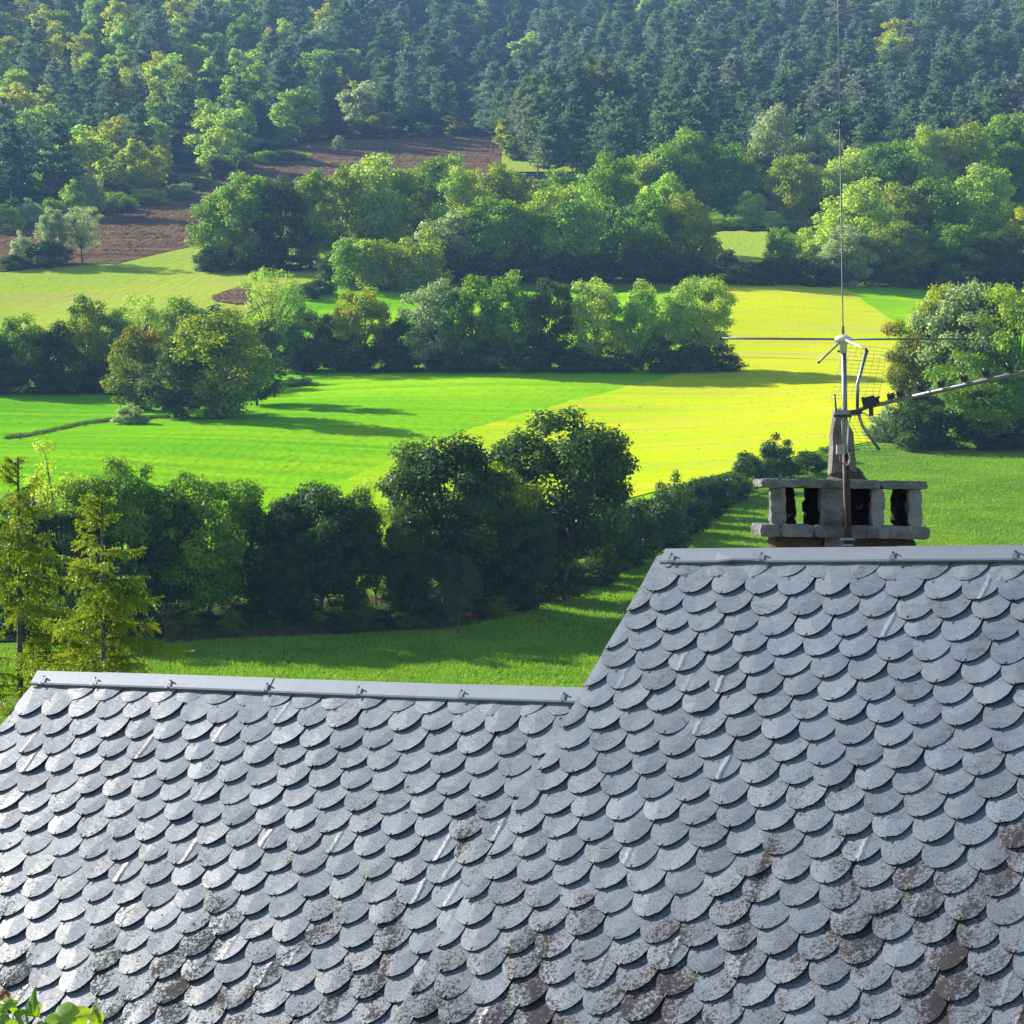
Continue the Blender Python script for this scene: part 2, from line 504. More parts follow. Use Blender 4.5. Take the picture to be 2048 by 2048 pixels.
    t.P(Base_Color=col, Roughness=rough, Specular_IOR_Level=t.math('SUBTRACT', .68, t.math('MULTIPLY', t.math('MAXIMUM', t.math('MAXIMUM', stain, lich), t.math('MULTIPLY', crk, 1.0)), .62)))
    h = t.math('ADD', t.math('ADD', t.math('MULTIPLY', flow, .5), t.math('MULTIPLY', terr, .9)), t.math('MULTIPLY', grain, .03))
    h = t.math('SUBTRACT', h, t.math('MULTIPLY', crk, .08))
    h = t.math('ADD', h, t.math('MULTIPLY', stain, .06))
    ox = t.n("SeparateXYZ"); t.set(ox.inputs[0], oc)
    r2 = t.math('FRACT', t.math('MULTIPLY', rnd, 71.3))
    rx = t.math('ABSOLUTE', t.math('ADD', t.math('SUBTRACT', ox.outputs[0], t.math('MULTIPLY', t.math('SUBTRACT', r2, .5), .11)), t.math('MULTIPLY', t.math('SUBTRACT', t.noise(lc, 14, 2.0), .5), .03)))
    ridge = t.math('MULTIPLY', t.ramp(rx, [(.0, 1), (.026, 0)]), t.ramp(t.math('FRACT', t.math('MULTIPLY', rnd, 53.9)), [(.90, 0), (1.0, 1)]))
    h = t.math('ADD', h, t.math('MULTIPLY', ridge, .75))
    t.bump(h, .62, .014)
    return t.m
M['slate'] = slate_mat()
M['slate_edge'] = NT("shade-dark slate edge").P(Base_Color=(.022, .024, .028), Roughness=.9, Specular_IOR_Level=.1)  # dark slate edges, blackened further so the colour carries the shade between slates
M['deck'] = NT("roof deck").P(Base_Color=(.03, .03, .034), Roughness=.9)
M['zinc'] = metal_mat("zinc sheet", (.20, .23, .28), .6, .35, .2, 5)
M['steel'] = metal_mat("galvanised steel", (.24, .26, .29), .42, .85, .3, 18)
M['rust'] = metal_mat("rusty steel", (.085, .04, .03), .75, .25, .5, 20)
M['blackplastic'] = NT("black plastic").P(Base_Color=(.018, .018, .02), Roughness=.5)
M['greyplastic'] = NT("grey plastic").P(Base_Color=(.30, .29, .29), Roughness=.5)
M['whiteplastic'] = NT("pale plastic").P(Base_Color=(.62, .61, .57), Roughness=.42)
M['alu'] = metal_mat("aluminium", (.36, .37, .38), .45, .8, .35, 25)
M['boom'] = metal_mat("weathered aluminium", (.26, .27, .28), .6, .5, .4, 30)
M['whip'] = metal_mat("dull steel rod", (.10, .11, .13), .6, .4, .3, 10)
M['cable'] = NT("cable sheath").P(Base_Color=(.10, .10, .11), Roughness=.5)
M['whitecable'] = NT("white cable sheath").P(Base_Color=(.55, .55, .55), Roughness=.45)

def stone_mat(name, c1, c2, soot=.5, sc=7.0):
    t = NT(name)
    p = t.pos()
    n = t.noise(p, sc, 6.0, .62)
    col = t.mix(t.ramp(n, [(.3, 0), (.7, 1)]), c1, c2)
    d = t.math('MULTIPLY', t.ramp(t.noise(p, sc * .8, 4.0, .65), [(.50, 0), (.64, soot)]), 1.0)
    col = t.mix(d, col, (.05, .05, .055))
    l = t.ramp(t.noise(t.vmap(p, (5, 5, 5)), sc * 1.7, 4.0, .7), [(.60, 0), (.68, .7)])
    col = t.mix(l, col, (.40, .39, .37))
    t.P(Base_Color=col, Roughness=.9, Specular_IOR_Level=.2)
    t.bump(t.math('ADD', n, t.math('MULTIPLY', t.noise(p, sc * 4, 5.0, .75), .9)), 1.0, .09)
    return t.m
M['limestone'] = stone_mat("weathered limestone", (.24, .235, .235), (.50, .49, .48))
M['pale_stone'] = stone_mat("pale limestone", (.42, .41, .42), (.62, .61, .60), .3)
M['finial'] = stone_mat("finial stone", (.30, .26, .22), (.46, .41, .36), .3, 9.0)
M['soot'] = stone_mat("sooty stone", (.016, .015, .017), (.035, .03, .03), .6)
M['brownstone'] = stone_mat("brown rubble", (.11, .085, .065), (.20, .15, .11), .5)
M['mortar'] = stone_mat("mortar", (.16, .15, .13), (.25, .22, .18), .5, 12.0)
M['wall'] = stone_mat("rubble wall", (.20, .18, .15), (.32, .29, .25), .3, 4.0)

SW, SG, SL = .2555, .185, .41
def slate_variant(i, half=0, SL_=None):
    top = -(SL_ or SL)
    r = random.Random(100 + i * 7 + half)
    hw = SW / 2 - .0015
    pts = [(-hw, top), (hw, top), (hw, max(-.172, top + .01))]                       # x along the ridge, y down the slope, tail at y = 0
    n = 12
    wv = r.random()
    for k in range(1, n):
        a = math.pi * k / n
        e = 1.0
        x = hw * math.copysign(abs(math.cos(a)) ** e, math.cos(a))
        y = -.172 + .172 * abs(math.sin(a)) ** e
        x += .03 * max(0, y + .165) + r.uniform(-.002, .002); y += r.uniform(-.003, .003) + .010 * (wv - .5) * math.cos(a)
        pts.append((x, y))
    pts.append((-hw, max(-.172, top + .01)))
    if SL_:
        pts = [(x, max(y, top)) for x, y in pts]
    if i % 9 == 8:                                                   # a broken edge
        k = r.randint(5, 10)
        pts[k] = (pts[k][0] * .97, pts[k][1] - r.uniform(.008, .014))
    if half:
        q = []
        for (x, y) in pts:
            x2 = x if half * x > 0 else half * .001
            q.append((x2, y))
        pts = q
    th = .0085
    ht = (.038 if SL_ is None else .024 if SL_ > .2 else .012)
    hgt = lambda x, y: ht * (1 + y / SL) + .0035 * math.sin(x * 17 + i) * (1 + y / SL)
    m = len(pts)
    V = [(x, y, hgt(x, y)) for x, y in pts] + [(x, y, hgt(x, y) - th) for x, y in pts]
    cx = half * SW / 4 + r.uniform(-.03, .03) * (0 if half else 1); cy = -.13 if SL_ is None else top * .5
    V.append((cx, cy, hgt(cx, cy) + r.uniform(0.0, .0035)))
    Fs = [(k, (k + 1) % m, 2 * m) for k in range(m)]
    Fs += [(k, m + k, m + (k + 1) % m, (k + 1) % m) for k in range(m)]
    # y axis of the mesh points down the slope, so flip to keep normals outwards
    Fs = [tuple(reversed(f)) for f in Fs]
    b = MB(); b.add(V, Fs)
    me = b.mesh("slate", M['slate'])
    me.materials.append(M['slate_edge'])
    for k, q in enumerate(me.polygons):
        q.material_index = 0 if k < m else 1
    return me
VAR = [slate_variant(i) for i in range(18)]
HALF = {1: [slate_variant(i, 1) for i in range(4)]}
SHORT = {k: [slate_variant(i, 0, L_) for i in range(4)] for k, L_ in ((0, .07), (1, .25))}
ROOFM = Matrix((RU, RD, RN)).transposed()                            # columns: u, d, n (left-handed order handled below)

def slate_matrix(u, v, n, tilt):
    # local x -> RU, y -> RD, z -> RN ; RU x RD = -RN, so mirror x to stay a proper rotation
    Mx = Matrix.Identity(4)
    a = Vector(-RU); b = Vector(RD); c = Vector(RN)
    for i in range(3):
        Mx[i][0], Mx[i][1], Mx[i][2] = a[i], b[i], c[i]
    q = rp(u, v, n)
    Mx.translation = q
    e = Matrix.Rotation(tilt[0], 4, 'X') @ Matrix.Rotation(tilt[1], 4, 'Y') @ Matrix.Rotation(tilt[2], 4, 'Z')
    return Mx @ e

def lay_slates(house, roof, rows):
    """rows: list of (u, v, n, half). The 300 that show largest are single slates, the rest are one part."""
    S_ = []
    for (u, v, n, half) in rows:
        x, y = to_px(np.array(rp(u, v - .09, n)))
        D = rp(u, v, n).y
        vis = (-30 < x < 2078) and (-20 < y < 2085)
        edge = max(0, 30 - min(x, 2048 - x, 2048 - y)) * .4
        S_.append(((0 if vis else 1), D + edge, u, v, n, half))
    S_.sort()
    rest = MB(); hooks = MB()
    for k, (nv, D, u, v, n, half) in enumerate(S_):
        tilt = (R.gauss(0, .012), R.gauss(0, .016), R.gauss(0, .028))
        me = SHORT[half - 10][R.randrange(4)] if half >= 10 else HALF[1][R.randrange(4)] if half else VAR[R.randrange(18)]
        mt = slate_matrix(u + (0 if half == 1 else R.gauss(0, .004)), v + R.gauss(0, .006), n + .001, tilt)
        if half == 1:
            mt = mt @ Matrix.Scale(-1, 4, (1, 0, 0))
        if k < 300 and not nv:
            o = bpy.data.objects.new("slate", me)
            COL.objects.link(o)
            o.parent = roof
            o.matrix_world = mt
        else:
            rest.add([mt @ x.co for x in me.vertices], [tuple(p.vertices) for p in me.polygons])
        if nv == 0 and half != 10:
            hooks.box(rp(u + (.02 if half == 1 else -.005), v - .008, n + .0425), (.0045, .026, .004), (Vector(RU), Vector(RD), Vector(RN)))
    iv = roof.matrix_world.inverted()
    rest.v = [tuple(iv @ Vector(p)) for p in rest.v]
    hooks.v = [tuple(iv @ Vector(p)) for p in hooks.v]
    if rest.v:
        rest.build("slates", M['slate'], roof, kind="stuff")
    if hooks.v:
        hooks.build("slate_hooks", M['alu'], roof, kind="stuff")

# right-hand (tall) house -------------------------------------------------------------
def verge(v):
    return -1.33 - .062 * v
tall = empty("slate_house", rp(2.5, 6, 0), label="taller house at the right whose slate roof carries the stone chimney", cat="house")
low = empty("slate_house", rp(-4, 6, 0), label="lower house at the left with a plain slate roof and zinc ridge", cat="house")
bpy.context.view_layer.update()

def local_part(parent, b, name, mat, **kw):
    iv = Matrix.Translation(parent.location).inverted()
    b.v = [tuple(iv @ Vector(p)) for p in b.v]
    return b.build(name, mat, parent, **kw)

def roof_deck(parent, quad, n):
    b = MB()
    top = [rp(u, v, n) for u, v in quad]
    bot = [rp(u, v, n - .06) for u, v in quad]
    b.add(top + bot, [(0, 1, 2, 3), (7, 6, 5, 4)] + [(k, k + 4, (k + 1) % 4 + 4, (k + 1) % 4) for k in range(4)])
    return local_part(parent, b, "roof", M['deck'])

VE = 6.0
OFFR = .034
rdeck = roof_deck(tall, [(verge(VE) + .02, VE), (6.5, VE), (6.5, .07), (verge(0) + .02, .09)], OFFR - .004)
ldeck = roof_deck(low, [(-6.15, VE + .2), (-1.2, VE + .2), (-1.2, 1.43), (-6.15, 1.51)], -.004)
def rear(parent, u0, u1, v0a, v0b, length):
    """rear slope of the roof, mirrored over the ridge"""
    d2 = Vector((-RD[0], -RD[1], RD[2]))
    a, c = rp(u0, v0a, -.02), rp(u1, v0b, -.02)
    nn = Vector((-RN[0], -RN[1], RN[2]))
    b = MB()
    P = [a, c, c + d2 * length, a + d2 * length]
    b.add(P + [p - nn * .06 for p in P], [(0, 1, 2, 3), (7, 6, 5, 4)] + [(k, k + 4, (k + 1) % 4 + 4, (k + 1) % 4) for k in range(4)])
    return local_part(parent, b, "rear_roof", M['slate'])
rear(tall, verge(0) + .03, 6.5, .09, .07, 5.0)
rear(low, -6.14, -1.3, 1.53, 1.45, 4.0)
def walls(parent, u0, u1, vr, ve):
    """gabled stone body under the roof"""
    d2 = Vector((-RD[0], -RD[1], RD[2]))
    b = MB()
    zb = HT(0, 14.0) - .5
    for u in (u0, u1):
        e1 = rp(u, ve - .35, -.12); r = rp(u, vr + .02, -.16); e2 = rp(u, vr, -.12) + d2 * (ve - vr - .35)
        b.v += [tuple(p) for p in (e1, r, e2, (e2.x, e2.y, zb), (e1.x, e1.y, zb))]
    b.f = [(0, 1, 2, 3, 4), (9, 8, 7, 6, 5)] + [(k, k + 5, (k + 1) % 5 + 5, (k + 1) % 5) for k in range(5)]
    return local_part(parent, b, "wall", M['wall'])
walls(tall, -1.25, 6.3, 0, 6.0)
walls(low, -5.95, -1.4, 1.45, 6.2)
bpy.context.view_layer.update()

rows = []
k = 0
v = .335 - SG
while v < VE:
    j = 0
    while True:
        u = verge(v) + SW * (j + .5 * ((k + 1) % 2))
        if u > 6.4:
            break
        half = 1 if (j == 0 and (k + 1) % 2 == 0) else 0
        if k < 2:
            if half == 1:
                j += 1
                continue
            half = 10 + k
        rows.append((u, v, OFFR, half))
        j += 1
    k += 1
    v += SG
lay_slates(tall, rdeck, rows)
rows = []
k = 0
c0 = 1.765 - SG
while c0 < VE + .2:
    j = 0
    while True:
        u = -6.15 + SW * (j + .5 * ((k + 1) % 2))
        vv = c0 - .019 * (u + 6)
        if u > -1.16 - .06 * vv:
            break
        half = 1 if (j == 0 and (k + 1) % 2 == 0) else 0
        if k < 2:
            if half == 1:
                j += 1
                continue
            half = 10 + k
        rows.append((u, vv, 0.0, half))
        j += 1
    k += 1
    c0 += SG
lay_slates(low, ldeck, rows)

# zinc ridge: bent sheets with seams and clips
def ridge_sheets(parent, px_cuts, line, n0, clips, dent=None):
    """line: px -> row of the ridge edge in the photo"""
    d2 = Vector((-RD[0], -RD[1], RD[2]))
    prev = None
    sheets = []
    for i in range(len(px_cuts) - 1):
        b = MB()
        xs = np.linspace(px_cuts[i] - (3 if i else 0), px_cuts[i + 1], 14)
        nlift = .004 * (i % 2)
        sec = []
        for x in xs:
            u, vv = roof_uv(x, np.interp(x, *zip(*line)))
            dn = .018 * math.exp(-((x - dent) / 22) ** 2) if dent else 0
            wob = .0004 * math.sin(x * .021 + i)
            a = .066
            prof = [rp(u, vv, n0 + nlift) + d2 * .12, rp(u, vv, n0 + .012 + nlift) + Vector((0, 0, .004)), rp(u, vv + .035, n0 + .010 + nlift + wob),
                    rp(u, vv + .112 - dn, n0 + .004 + nlift + dn * .8 + wob), rp(u, vv + .118 - dn, n0 + .012 + nlift + dn), rp(u, vv + .130 - dn, n0 + .006 + nlift + dn),
                    rp(u, vv + .130 - dn, n0 - .012 + nlift + dn)]
            sec.append(prof)
        m = len(sec[0])
        b.add([p for s in sec for p in s], [(q * m + r, q * m + r + 1, (q + 1) * m + r + 1, (q + 1) * m + r) for q in range(len(sec) - 1) for r in range(m - 1)])
        o = local_part(parent, b, "ridge_sheet", M['zinc'])
        md = o.modifiers.new("thickness", 'SOLIDIFY'); md.thickness = .0025
        sheets.append((px_cuts[i], px_cuts[i + 1], o))
    for cx in clips:
        u, vv = roof_uv(cx, np.interp(cx, *zip(*line)))
        host = [o for a, c, o in sheets if a <= cx <= c + 1]
        b = MB()
        ax = (Vector(RU), Vector(RD), Vector(RN))
        b.box(rp(u, vv + .095, n0 + .019), (.016, .085, .003), ax)
        b.box(rp(u + .004, vv + .060, n0 + .024), (.012, .010, .014), ax)
        local_part(parent, b, "clip", M['steel']).parent = host[0] if host else parent
_v1 = roof_uv(2048, 1109)[1]
_tail = [tuple(float(q) for q in to_px(np.array(rp(u_, _v1)))) for u_ in (2.2, 3.5, 4.8, 6.0, 6.5)]
ridge_sheets(tall, [1337, 1803, 2300, 2760, 3300, _tail[-1][0]], [(1337, 1114), (1700, 1111.5), (2048, 1109)] + _tail, OFFR + .030, [1355, 1535, 1797, 2041], dent=1497)
ridge_sheets(low, [79, 212, 552, 942, 1178], [(79, 1350), (300, 1357), (620, 1368), (942, 1379), (1178, 1386)], .030, [100, 203, 353, 546, 729, 934, 1139])

# ------------------------------------------------------------------ chimney
CD = 17.75
CHX = (Vector((math.cos(math.radians(-2)), math.sin(math.radians(-2)), -.016)).normalized())
def rough_stone(name, mat, parent, x0, x1, y0, y1, D0, depth, seed, amp=.010, slope=.018, seg=.036):
    """an uneven block: photo rows and columns give its front face, depth its thickness"""
    DD = CD + D0
    s = DD / F
    r = np.random.default_rng(seed)
    W_, H_ = (x1 - x0) * s, (y1 - y0) * s
    nx_, nz_, ny_ = max(2, int(W_ / seg)), max(2, int(H_ / seg)), max(2, int(depth / seg))
    xs, zs, ysx = np.linspace(0, W_, nx_ + 1), np.linspace(-H_, 0, nz_ + 1), np.linspace(0, depth, ny_ + 1)
    b = MB(); idx = {}
    def vid(i, j, k):
        key = (i, j, k)
        if key not in idx:
            e = amp
            p = Vector((xs[i] + r.normal(0, e * .8), ysx[j] + r.normal(0, e), zs[k] + r.normal(0, e * .6)))
            cut = .008
            if i in (0, nx_) and k in (0, nz_):
                p.x += cut if i == 0 else -cut; p.z += cut * .6 if k == 0 else -cut * .6
            if j == 0 and (i in (0, nx_) or k in (0, nz_)):
                p.y += cut
            p.z -= xs[i] * slope
            idx[key] = len(b.v); b.v.append(tuple(at(x0, y0, DD) + p))
        return idx[key]
    for i in range(nx_):
        for k in range(nz_):
            b.f.append((vid(i, 0, k), vid(i + 1, 0, k), vid(i + 1, 0, k + 1), vid(i, 0, k + 1)))
            b.f.append((vid(i, ny_, k + 1), vid(i + 1, ny_, k + 1), vid(i + 1, ny_, k), vid(i, ny_, k)))
    for j in range(ny_):
        for k in range(nz_):
            b.f.append((vid(0, j + 1, k), vid(0, j, k), vid(0, j, k + 1), vid(0, j + 1, k + 1)))
            b.f.append((vid(nx_, j, k), vid(nx_, j + 1, k), vid(nx_, j + 1, k + 1), vid(nx_, j, k + 1)))
        for i in range(nx_):
            b.f.append((vid(i, j, nz_), vid(i + 1, j, nz_), vid(i + 1, j + 1, nz_), vid(i, j + 1, nz_)))
            b.f.append((vid(i, j + 1, 0), vid(i + 1, j + 1, 0), vid(i + 1, j, 0), vid(i, j, 0)))
    iv = parent.matrix_world.inverted()
    b.v = [tuple(Vector(p) - parent.location) for p in b.v]
    return b.build(name, mat, parent)

chim = empty("stone_chimney", at(1692, 1090, CD + .35), label="rough stone chimney with two slabs, short pillars and a pointed stone on top", cat="chimney")
bpy.context.view_layer.update()
# shaft
rough_stone("shaft_stone", M['brownstone'], chim, 1550, 1648, 1074, 1190, .10, .50, 1, .006, .0)
rough_stone("shaft_stone", M['limestone'], chim, 1649, 1690, 1075, 1190, .10, .50, 2, .006, .0)
rough_stone("shaft_stone", M['brownstone'], chim, 1691, 1832, 1077, 1190, .10, .50, 3, .006, .0)
# lower slab of four stones
for q, (a, c, y) in enumerate([(1521, 1561.5, 1048), (1562, 1628.5, 1048.5), (1629, 1694, 1049.5), (1694.5, 1861, 1051)]):
    rough_stone("slab_stone", M['limestone'], chim, a, c, y, y + 25, 0, .70, 10 + q, .0045, .018)
# pillars in front, sooty ones behind
rough_stone("pillar", M['limestone'], chim, 1542, 1572, 974, 1050, .02, .14, 21, .0055)
rough_stone("pillar", M['limestone'], chim, 1642, 1687, 976, 1051, .02, .16, 22, .0055)
rough_stone("pillar", M['pale_stone'], chim, 1744, 1769, 977, 1053, .03, .14, 23, .0055)
rough_stone("pillar", M['pale_stone'], chim, 1819, 1845, 978, 1054, .02, .15, 24, .0055)
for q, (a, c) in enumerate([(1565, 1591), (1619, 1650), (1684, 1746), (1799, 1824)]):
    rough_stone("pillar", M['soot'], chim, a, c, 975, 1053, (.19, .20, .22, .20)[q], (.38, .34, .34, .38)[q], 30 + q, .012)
# top slab of two stones
rough_stone("slab_stone", M['limestone'], chim, 1524, 1762.5, 957.5, 974, -.01, .72, 41, .0045, .014)
rough_stone("slab_stone", M['limestone'], chim, 1763.5, 1856, 961.3, 977, -.01, .72, 42, .0045, .014)
# pointed stone on a mound of mortar
def outline_block(name, mat, parent, pts, D0, th, seed, amp=.006):
    r = random.Random(seed)
    b = MB(); rings = []
    for f, sc in ((0, .93), (.25, 1.0), (.75, 1.0), (1, .92)):
        cx = sum(p[0] for p in pts) / len(pts); cy = sum(p[1] for p in pts) / len(pts)
        ring = []
        for (x, y) in pts:
            q = at(cx + (x - cx) * sc, cy + (y - cy) * sc, CD) + Vector((r.uniform(-amp, amp), D0 + th * f + r.uniform(-amp, amp), r.uniform(-amp, amp)))
            ring.append(len(b.v)); b.v.append(tuple(q - parent.location))
        rings.append(ring)
    m = len(pts)
    for a, c in zip(rings, rings[1:]):
        b.f += [(a[k], a[(k + 1) % m], c[(k + 1) % m], c[k]) for k in range(m)]
    b.f.append(tuple(reversed(rings[0]))); b.f.append(tuple(rings[-1]))
    return b.build(name, mat, parent)
outline_block("finial_stone", M['finial'], chim, [(1669, 950), (1671, 900), (1673, 870), (1675, 838), (1680, 818), (1692, 812), (1703, 832), (1712, 850), (1716, 862), (1717, 890), (1720, 920), (1723, 950)], .22, .20, 5)
bm_ = MB()
mp = []
for zf, rr in ((0, 1.0), (.3, .86), (.6, .72), (.85, .62), (1.0, .5)):
    mp.append((rr * 41 * CD / F, zf * 24 * CD / F))
V0 = at(1695, 959, CD + .32) - chim.location
bm_.lathe(V0, mp, 18)
bm_.v = [(p[0] + R.uniform(-.008, .008), V0.y + (p[1] - V0.y) * 1.0 + R.uniform(-.008, .008), p[2] - (p[0] - V0.x) * .012) for p in bm_.v]
bm_.build("mortar_mound", M['mortar'], chim)

# ------------------------------------------------------------------ mast and antennas
MD = 17.55
def A(px, py, dd=0.0):
    return at(px, py, MD + dd) if dd == 0 else Vector(tuple((np.array(at(px, py, MD)) - np.array([0, 0, CAMZ])) * ((MD + dd) / MD) + np.array([0, 0, CAMZ])))
PXM = MD / F
mast = empty("antenna_mast", A(1696, 1085), label="thin steel mast with a rusty foot strapped to the chimney", cat="mast")
radio = empty("radio_antenna", A(1687, 705), label="white hub with four arms and a tall whip on the mast top", cat="antenna")
tv = empty("television_antenna", A(1712, 826), label="long television antenna with wire grid reflector reaching right from the mast", cat="antenna")
bpy.context.view_layer.update()
def part(parent, name, mat, fn, smooth=True, **kw):
    b = MB(); fn(b)
    b.v = [tuple(Vector(p) - parent.location) for p in b.v]
    return b.build(name, mat, parent, smooth=smooth, **kw)
part(mast, "lower_pole", M['rust'], lambda b: b.tube([A(1696.5, 1100), A(1691.6, 905)], 7.4 * PXM, 12))
part(mast, "upper_pole", M['steel'], lambda b: b.tube([A(1691.8, 912), A(1689.6, 815), A(1687.4, 704)], 5.0 * PXM, 12))
part(mast, "junction_box", M['greyplastic'], lambda b: b.box(A(1681.5, 899, -.05), (17 * PXM, .045, 19 * PXM)), smooth=False)
def strap(b):
    b.box(A(1694, 1078, -.01), (30 * PXM, .05, 5 * PXM)); b.box(A(1694, 1090, -.01), (24 * PXM, .05, 4 * PXM))
part(mast, "wall_bracket", M['steel'], strap, smooth=False)
part(mast, "steel_band", M['blackplastic'], lambda b: b.tube([A(1690, 900.5, -.02), A(1706, 899.5, .12), A(1719, 899, .17)], 1.2 * PXM, 6))
part(mast, "cable", M['cable'], lambda b: b.tube([A(1684, 830, -.02), A(1684.5, 870, -.03), A(1685, 890, -.04)], 1.3 * PXM, 6))
part(mast, "cable", M['whitecable'], lambda b: b.tube([A(1712, 826, -.02), A(1702, 832, -.03), A(1697.5, 845, -.04), A(1695, 880, -.04), A(1694, 905, -.05)], 1.6 * PXM, 6))
def loop(b):
    b.tube([A(1689 + 9.5 * math.sin(t), 917 - 11 * math.cos(t), -.06) for t in np.linspace(2.0, 5.9, 12)], 1.3 * PXM, 6)
part(mast, "cable", M['cable'], loop)
def loop2(b):
    b.tube([A(1694 + 5 * math.sin(t), 917 - 13 * math.cos(t), -.065) for t in np.linspace(.2, 3.6, 12)], 1.5 * PXM, 6)
part(mast, "cable", M['whitecable'], loop2)
part(mast, "cable", M['cable'], lambda b: b.tube([A(1687, 928, -.05), A(1688, 960, -.05), A(1690, 1010, -.06), A(1692, 1060, -.06)], 1.2 * PXM, 6))
# radio antenna
def hub(b):
    c = A(1686, 680)
    r = PXM
    b.lathe(c, [(4 * r, 10.5 * r), (9 * r, 9 * r), (16 * r, 4.5 * r), (18 * r, 2 * r), (18 * r, -1.5 * r), (15 * r, -5 * r), (9 * r, -7.5 * r), (8 * r, -8 * r), (7.3 * r, -26 * r)], 20)
part(radio, "hub", M['whiteplastic'], hub)
part(radio, "clamp_screw", M['blackplastic'], lambda b: b.tube([A(1680, 703), A(1674.5, 702.5)], 2.0 * PXM, 8))
part(radio, "whip", M['whip'], lambda b: b.tube([A(1686, 671), A(1685.6, 654), A(1685.4, 651), A(1679.2, 252)], [2.6 * PXM, 2.4 * PXM, 1.3 * PXM, 1.2 * PXM], 8))
part(radio, "whip_joint", M['blackplastic'], lambda b: b.tube([A(1679.25, 258), A(1679.0, 243)], 1.7 * PXM, 8))
part(radio, "whip_tip", M['greyplastic'], lambda b: b.tube([A(1679.0, 244), A(1674.6, 0), A(1673, -80)], [1.15 * PXM, .95 * PXM, .8 * PXM], 8))
for a, c, dd, m in [((1671, 678.6), (1443, 677), 0, 'steel'), ((1701, 678.6), (1927, 678.3), 0, 'steel'), ((1678, 686), (1638, 724), -.55, 'alu'), ((1690, 680), (1731, 698), -.5, 'whiteplastic')]:
    sx = -.05 if dd else 0
    part(radio, "arm", M[m], lambda b: b.tube([A(a[0], a[1], sx), A(c[0], c[1], dd)], 2.1 * PXM, 8))
    e = A(c[0], c[1], dd); d = (e - A(a[0], a[1], sx)).normalized()
    part(radio, "end_cap", M['blackplastic'], lambda b: b.tube([e, e + d * .018], 2.5 * PXM, 8))
# television antenna
BO = [A(1697, 828, -.04), A(1735, 814, -.06), A(1829, 793, -.10), A(2048, 744, -.25), A(2230, 703, -.37)]
part(tv, "boom", M['boom'], lambda b: b.tube(BO[:3], 4.2 * PXM, 6))
part(tv, "boom", M['boom'], lambda b: b.tube([BO[2] - (BO[3] - BO[2]) * .02] + BO[3:], 4.6 * PXM, 6))
part(tv, "mast_clamp", M['steel'], lambda b: (b.box(A(1692, 828, -.03), (48 * PXM, .07, 7 * PXM)), b.box(A(1690, 822, -.05), (34 * PXM, .03, 4 * PXM))), smooth=False)
part(tv, "clamp_jaw", M['blackplastic'], lambda b: (b.box(A(1684, 832, -.05), (34 * PXM, .05, 5 * PXM)), b.box(A(1712, 824, -.06), (22 * PXM, .06, 8 * PXM))), smooth=False)
part(tv, "clamp_bolt", M['blackplastic'], lambda b: b.tube([A(1668.8, 788, -.05), A(1672, 820, -.05), A(1673.5, 830, -.05)], 2.0 * PXM, 8))
part(tv, "support_tube", M['steel'], lambda b: b.tube([A(1732.5, 703, .05), A(1718, 757, 0), A(1715, 768, -.01), A(1714.5, 822, -.02)], 3.4 * PXM, 10))
part(tv, "support_tube", M['alu'], lambda b: b.tube([A(1716, 818, -.02), A(1719.5, 838, -.02), A(1725, 852, -.01), A(1757.5, 898, .05)], 3.3 * PXM, 10))
part(tv, "tube_cap", M['blackplastic'], lambda b: (b.tube([A(1732.4, 704, .05), A(1733, 701, .05)], 3.9 * PXM, 10), b.tube([A(1756.8, 897, .05), A(1758.6, 899.6, .05)], 3.8 * PXM, 10)))
def dip(b):
    c = A(1738, 804, -.07)
    ax = ((BO[2] - BO[1]).normalized(), Vector((.35, .9, 0)).normalized(), None)
    z = ax[0].cross(ax[1]).normalized(); ax = (ax[0], z.cross(ax[0]), z)
    b.box(c, (24 * PXM, .09, 20 * PXM), ax)
    b.box(c + ax[0] * 14 * PXM, (12 * PXM, .07, 13 * PXM), ax)
    b.box(c + ax[0] * -11 * PXM, (5 * PXM, .11, 23 * PXM), ax)
    b.box(c + ax[0] * 19 * PXM + z * 5 * PXM, (8 * PXM, .03, 4 * PXM), ax)
part(tv, "dipole_box", M['blackplastic'], dip, smooth=False)
part(tv, "balun_box", M['blackplastic'], lambda b: b.box(A(1742, 823, -.06), (8 * PXM, .03, 18 * PXM)), smooth=False)
part(tv, "lead", M['whitecable'], lambda b: b.tube([A(1716, 827, -.05), A(1728, 826, -.06), A(1737, 832, -.07), A(1743, 839.5, -.08)], 1.4 * PXM, 6))
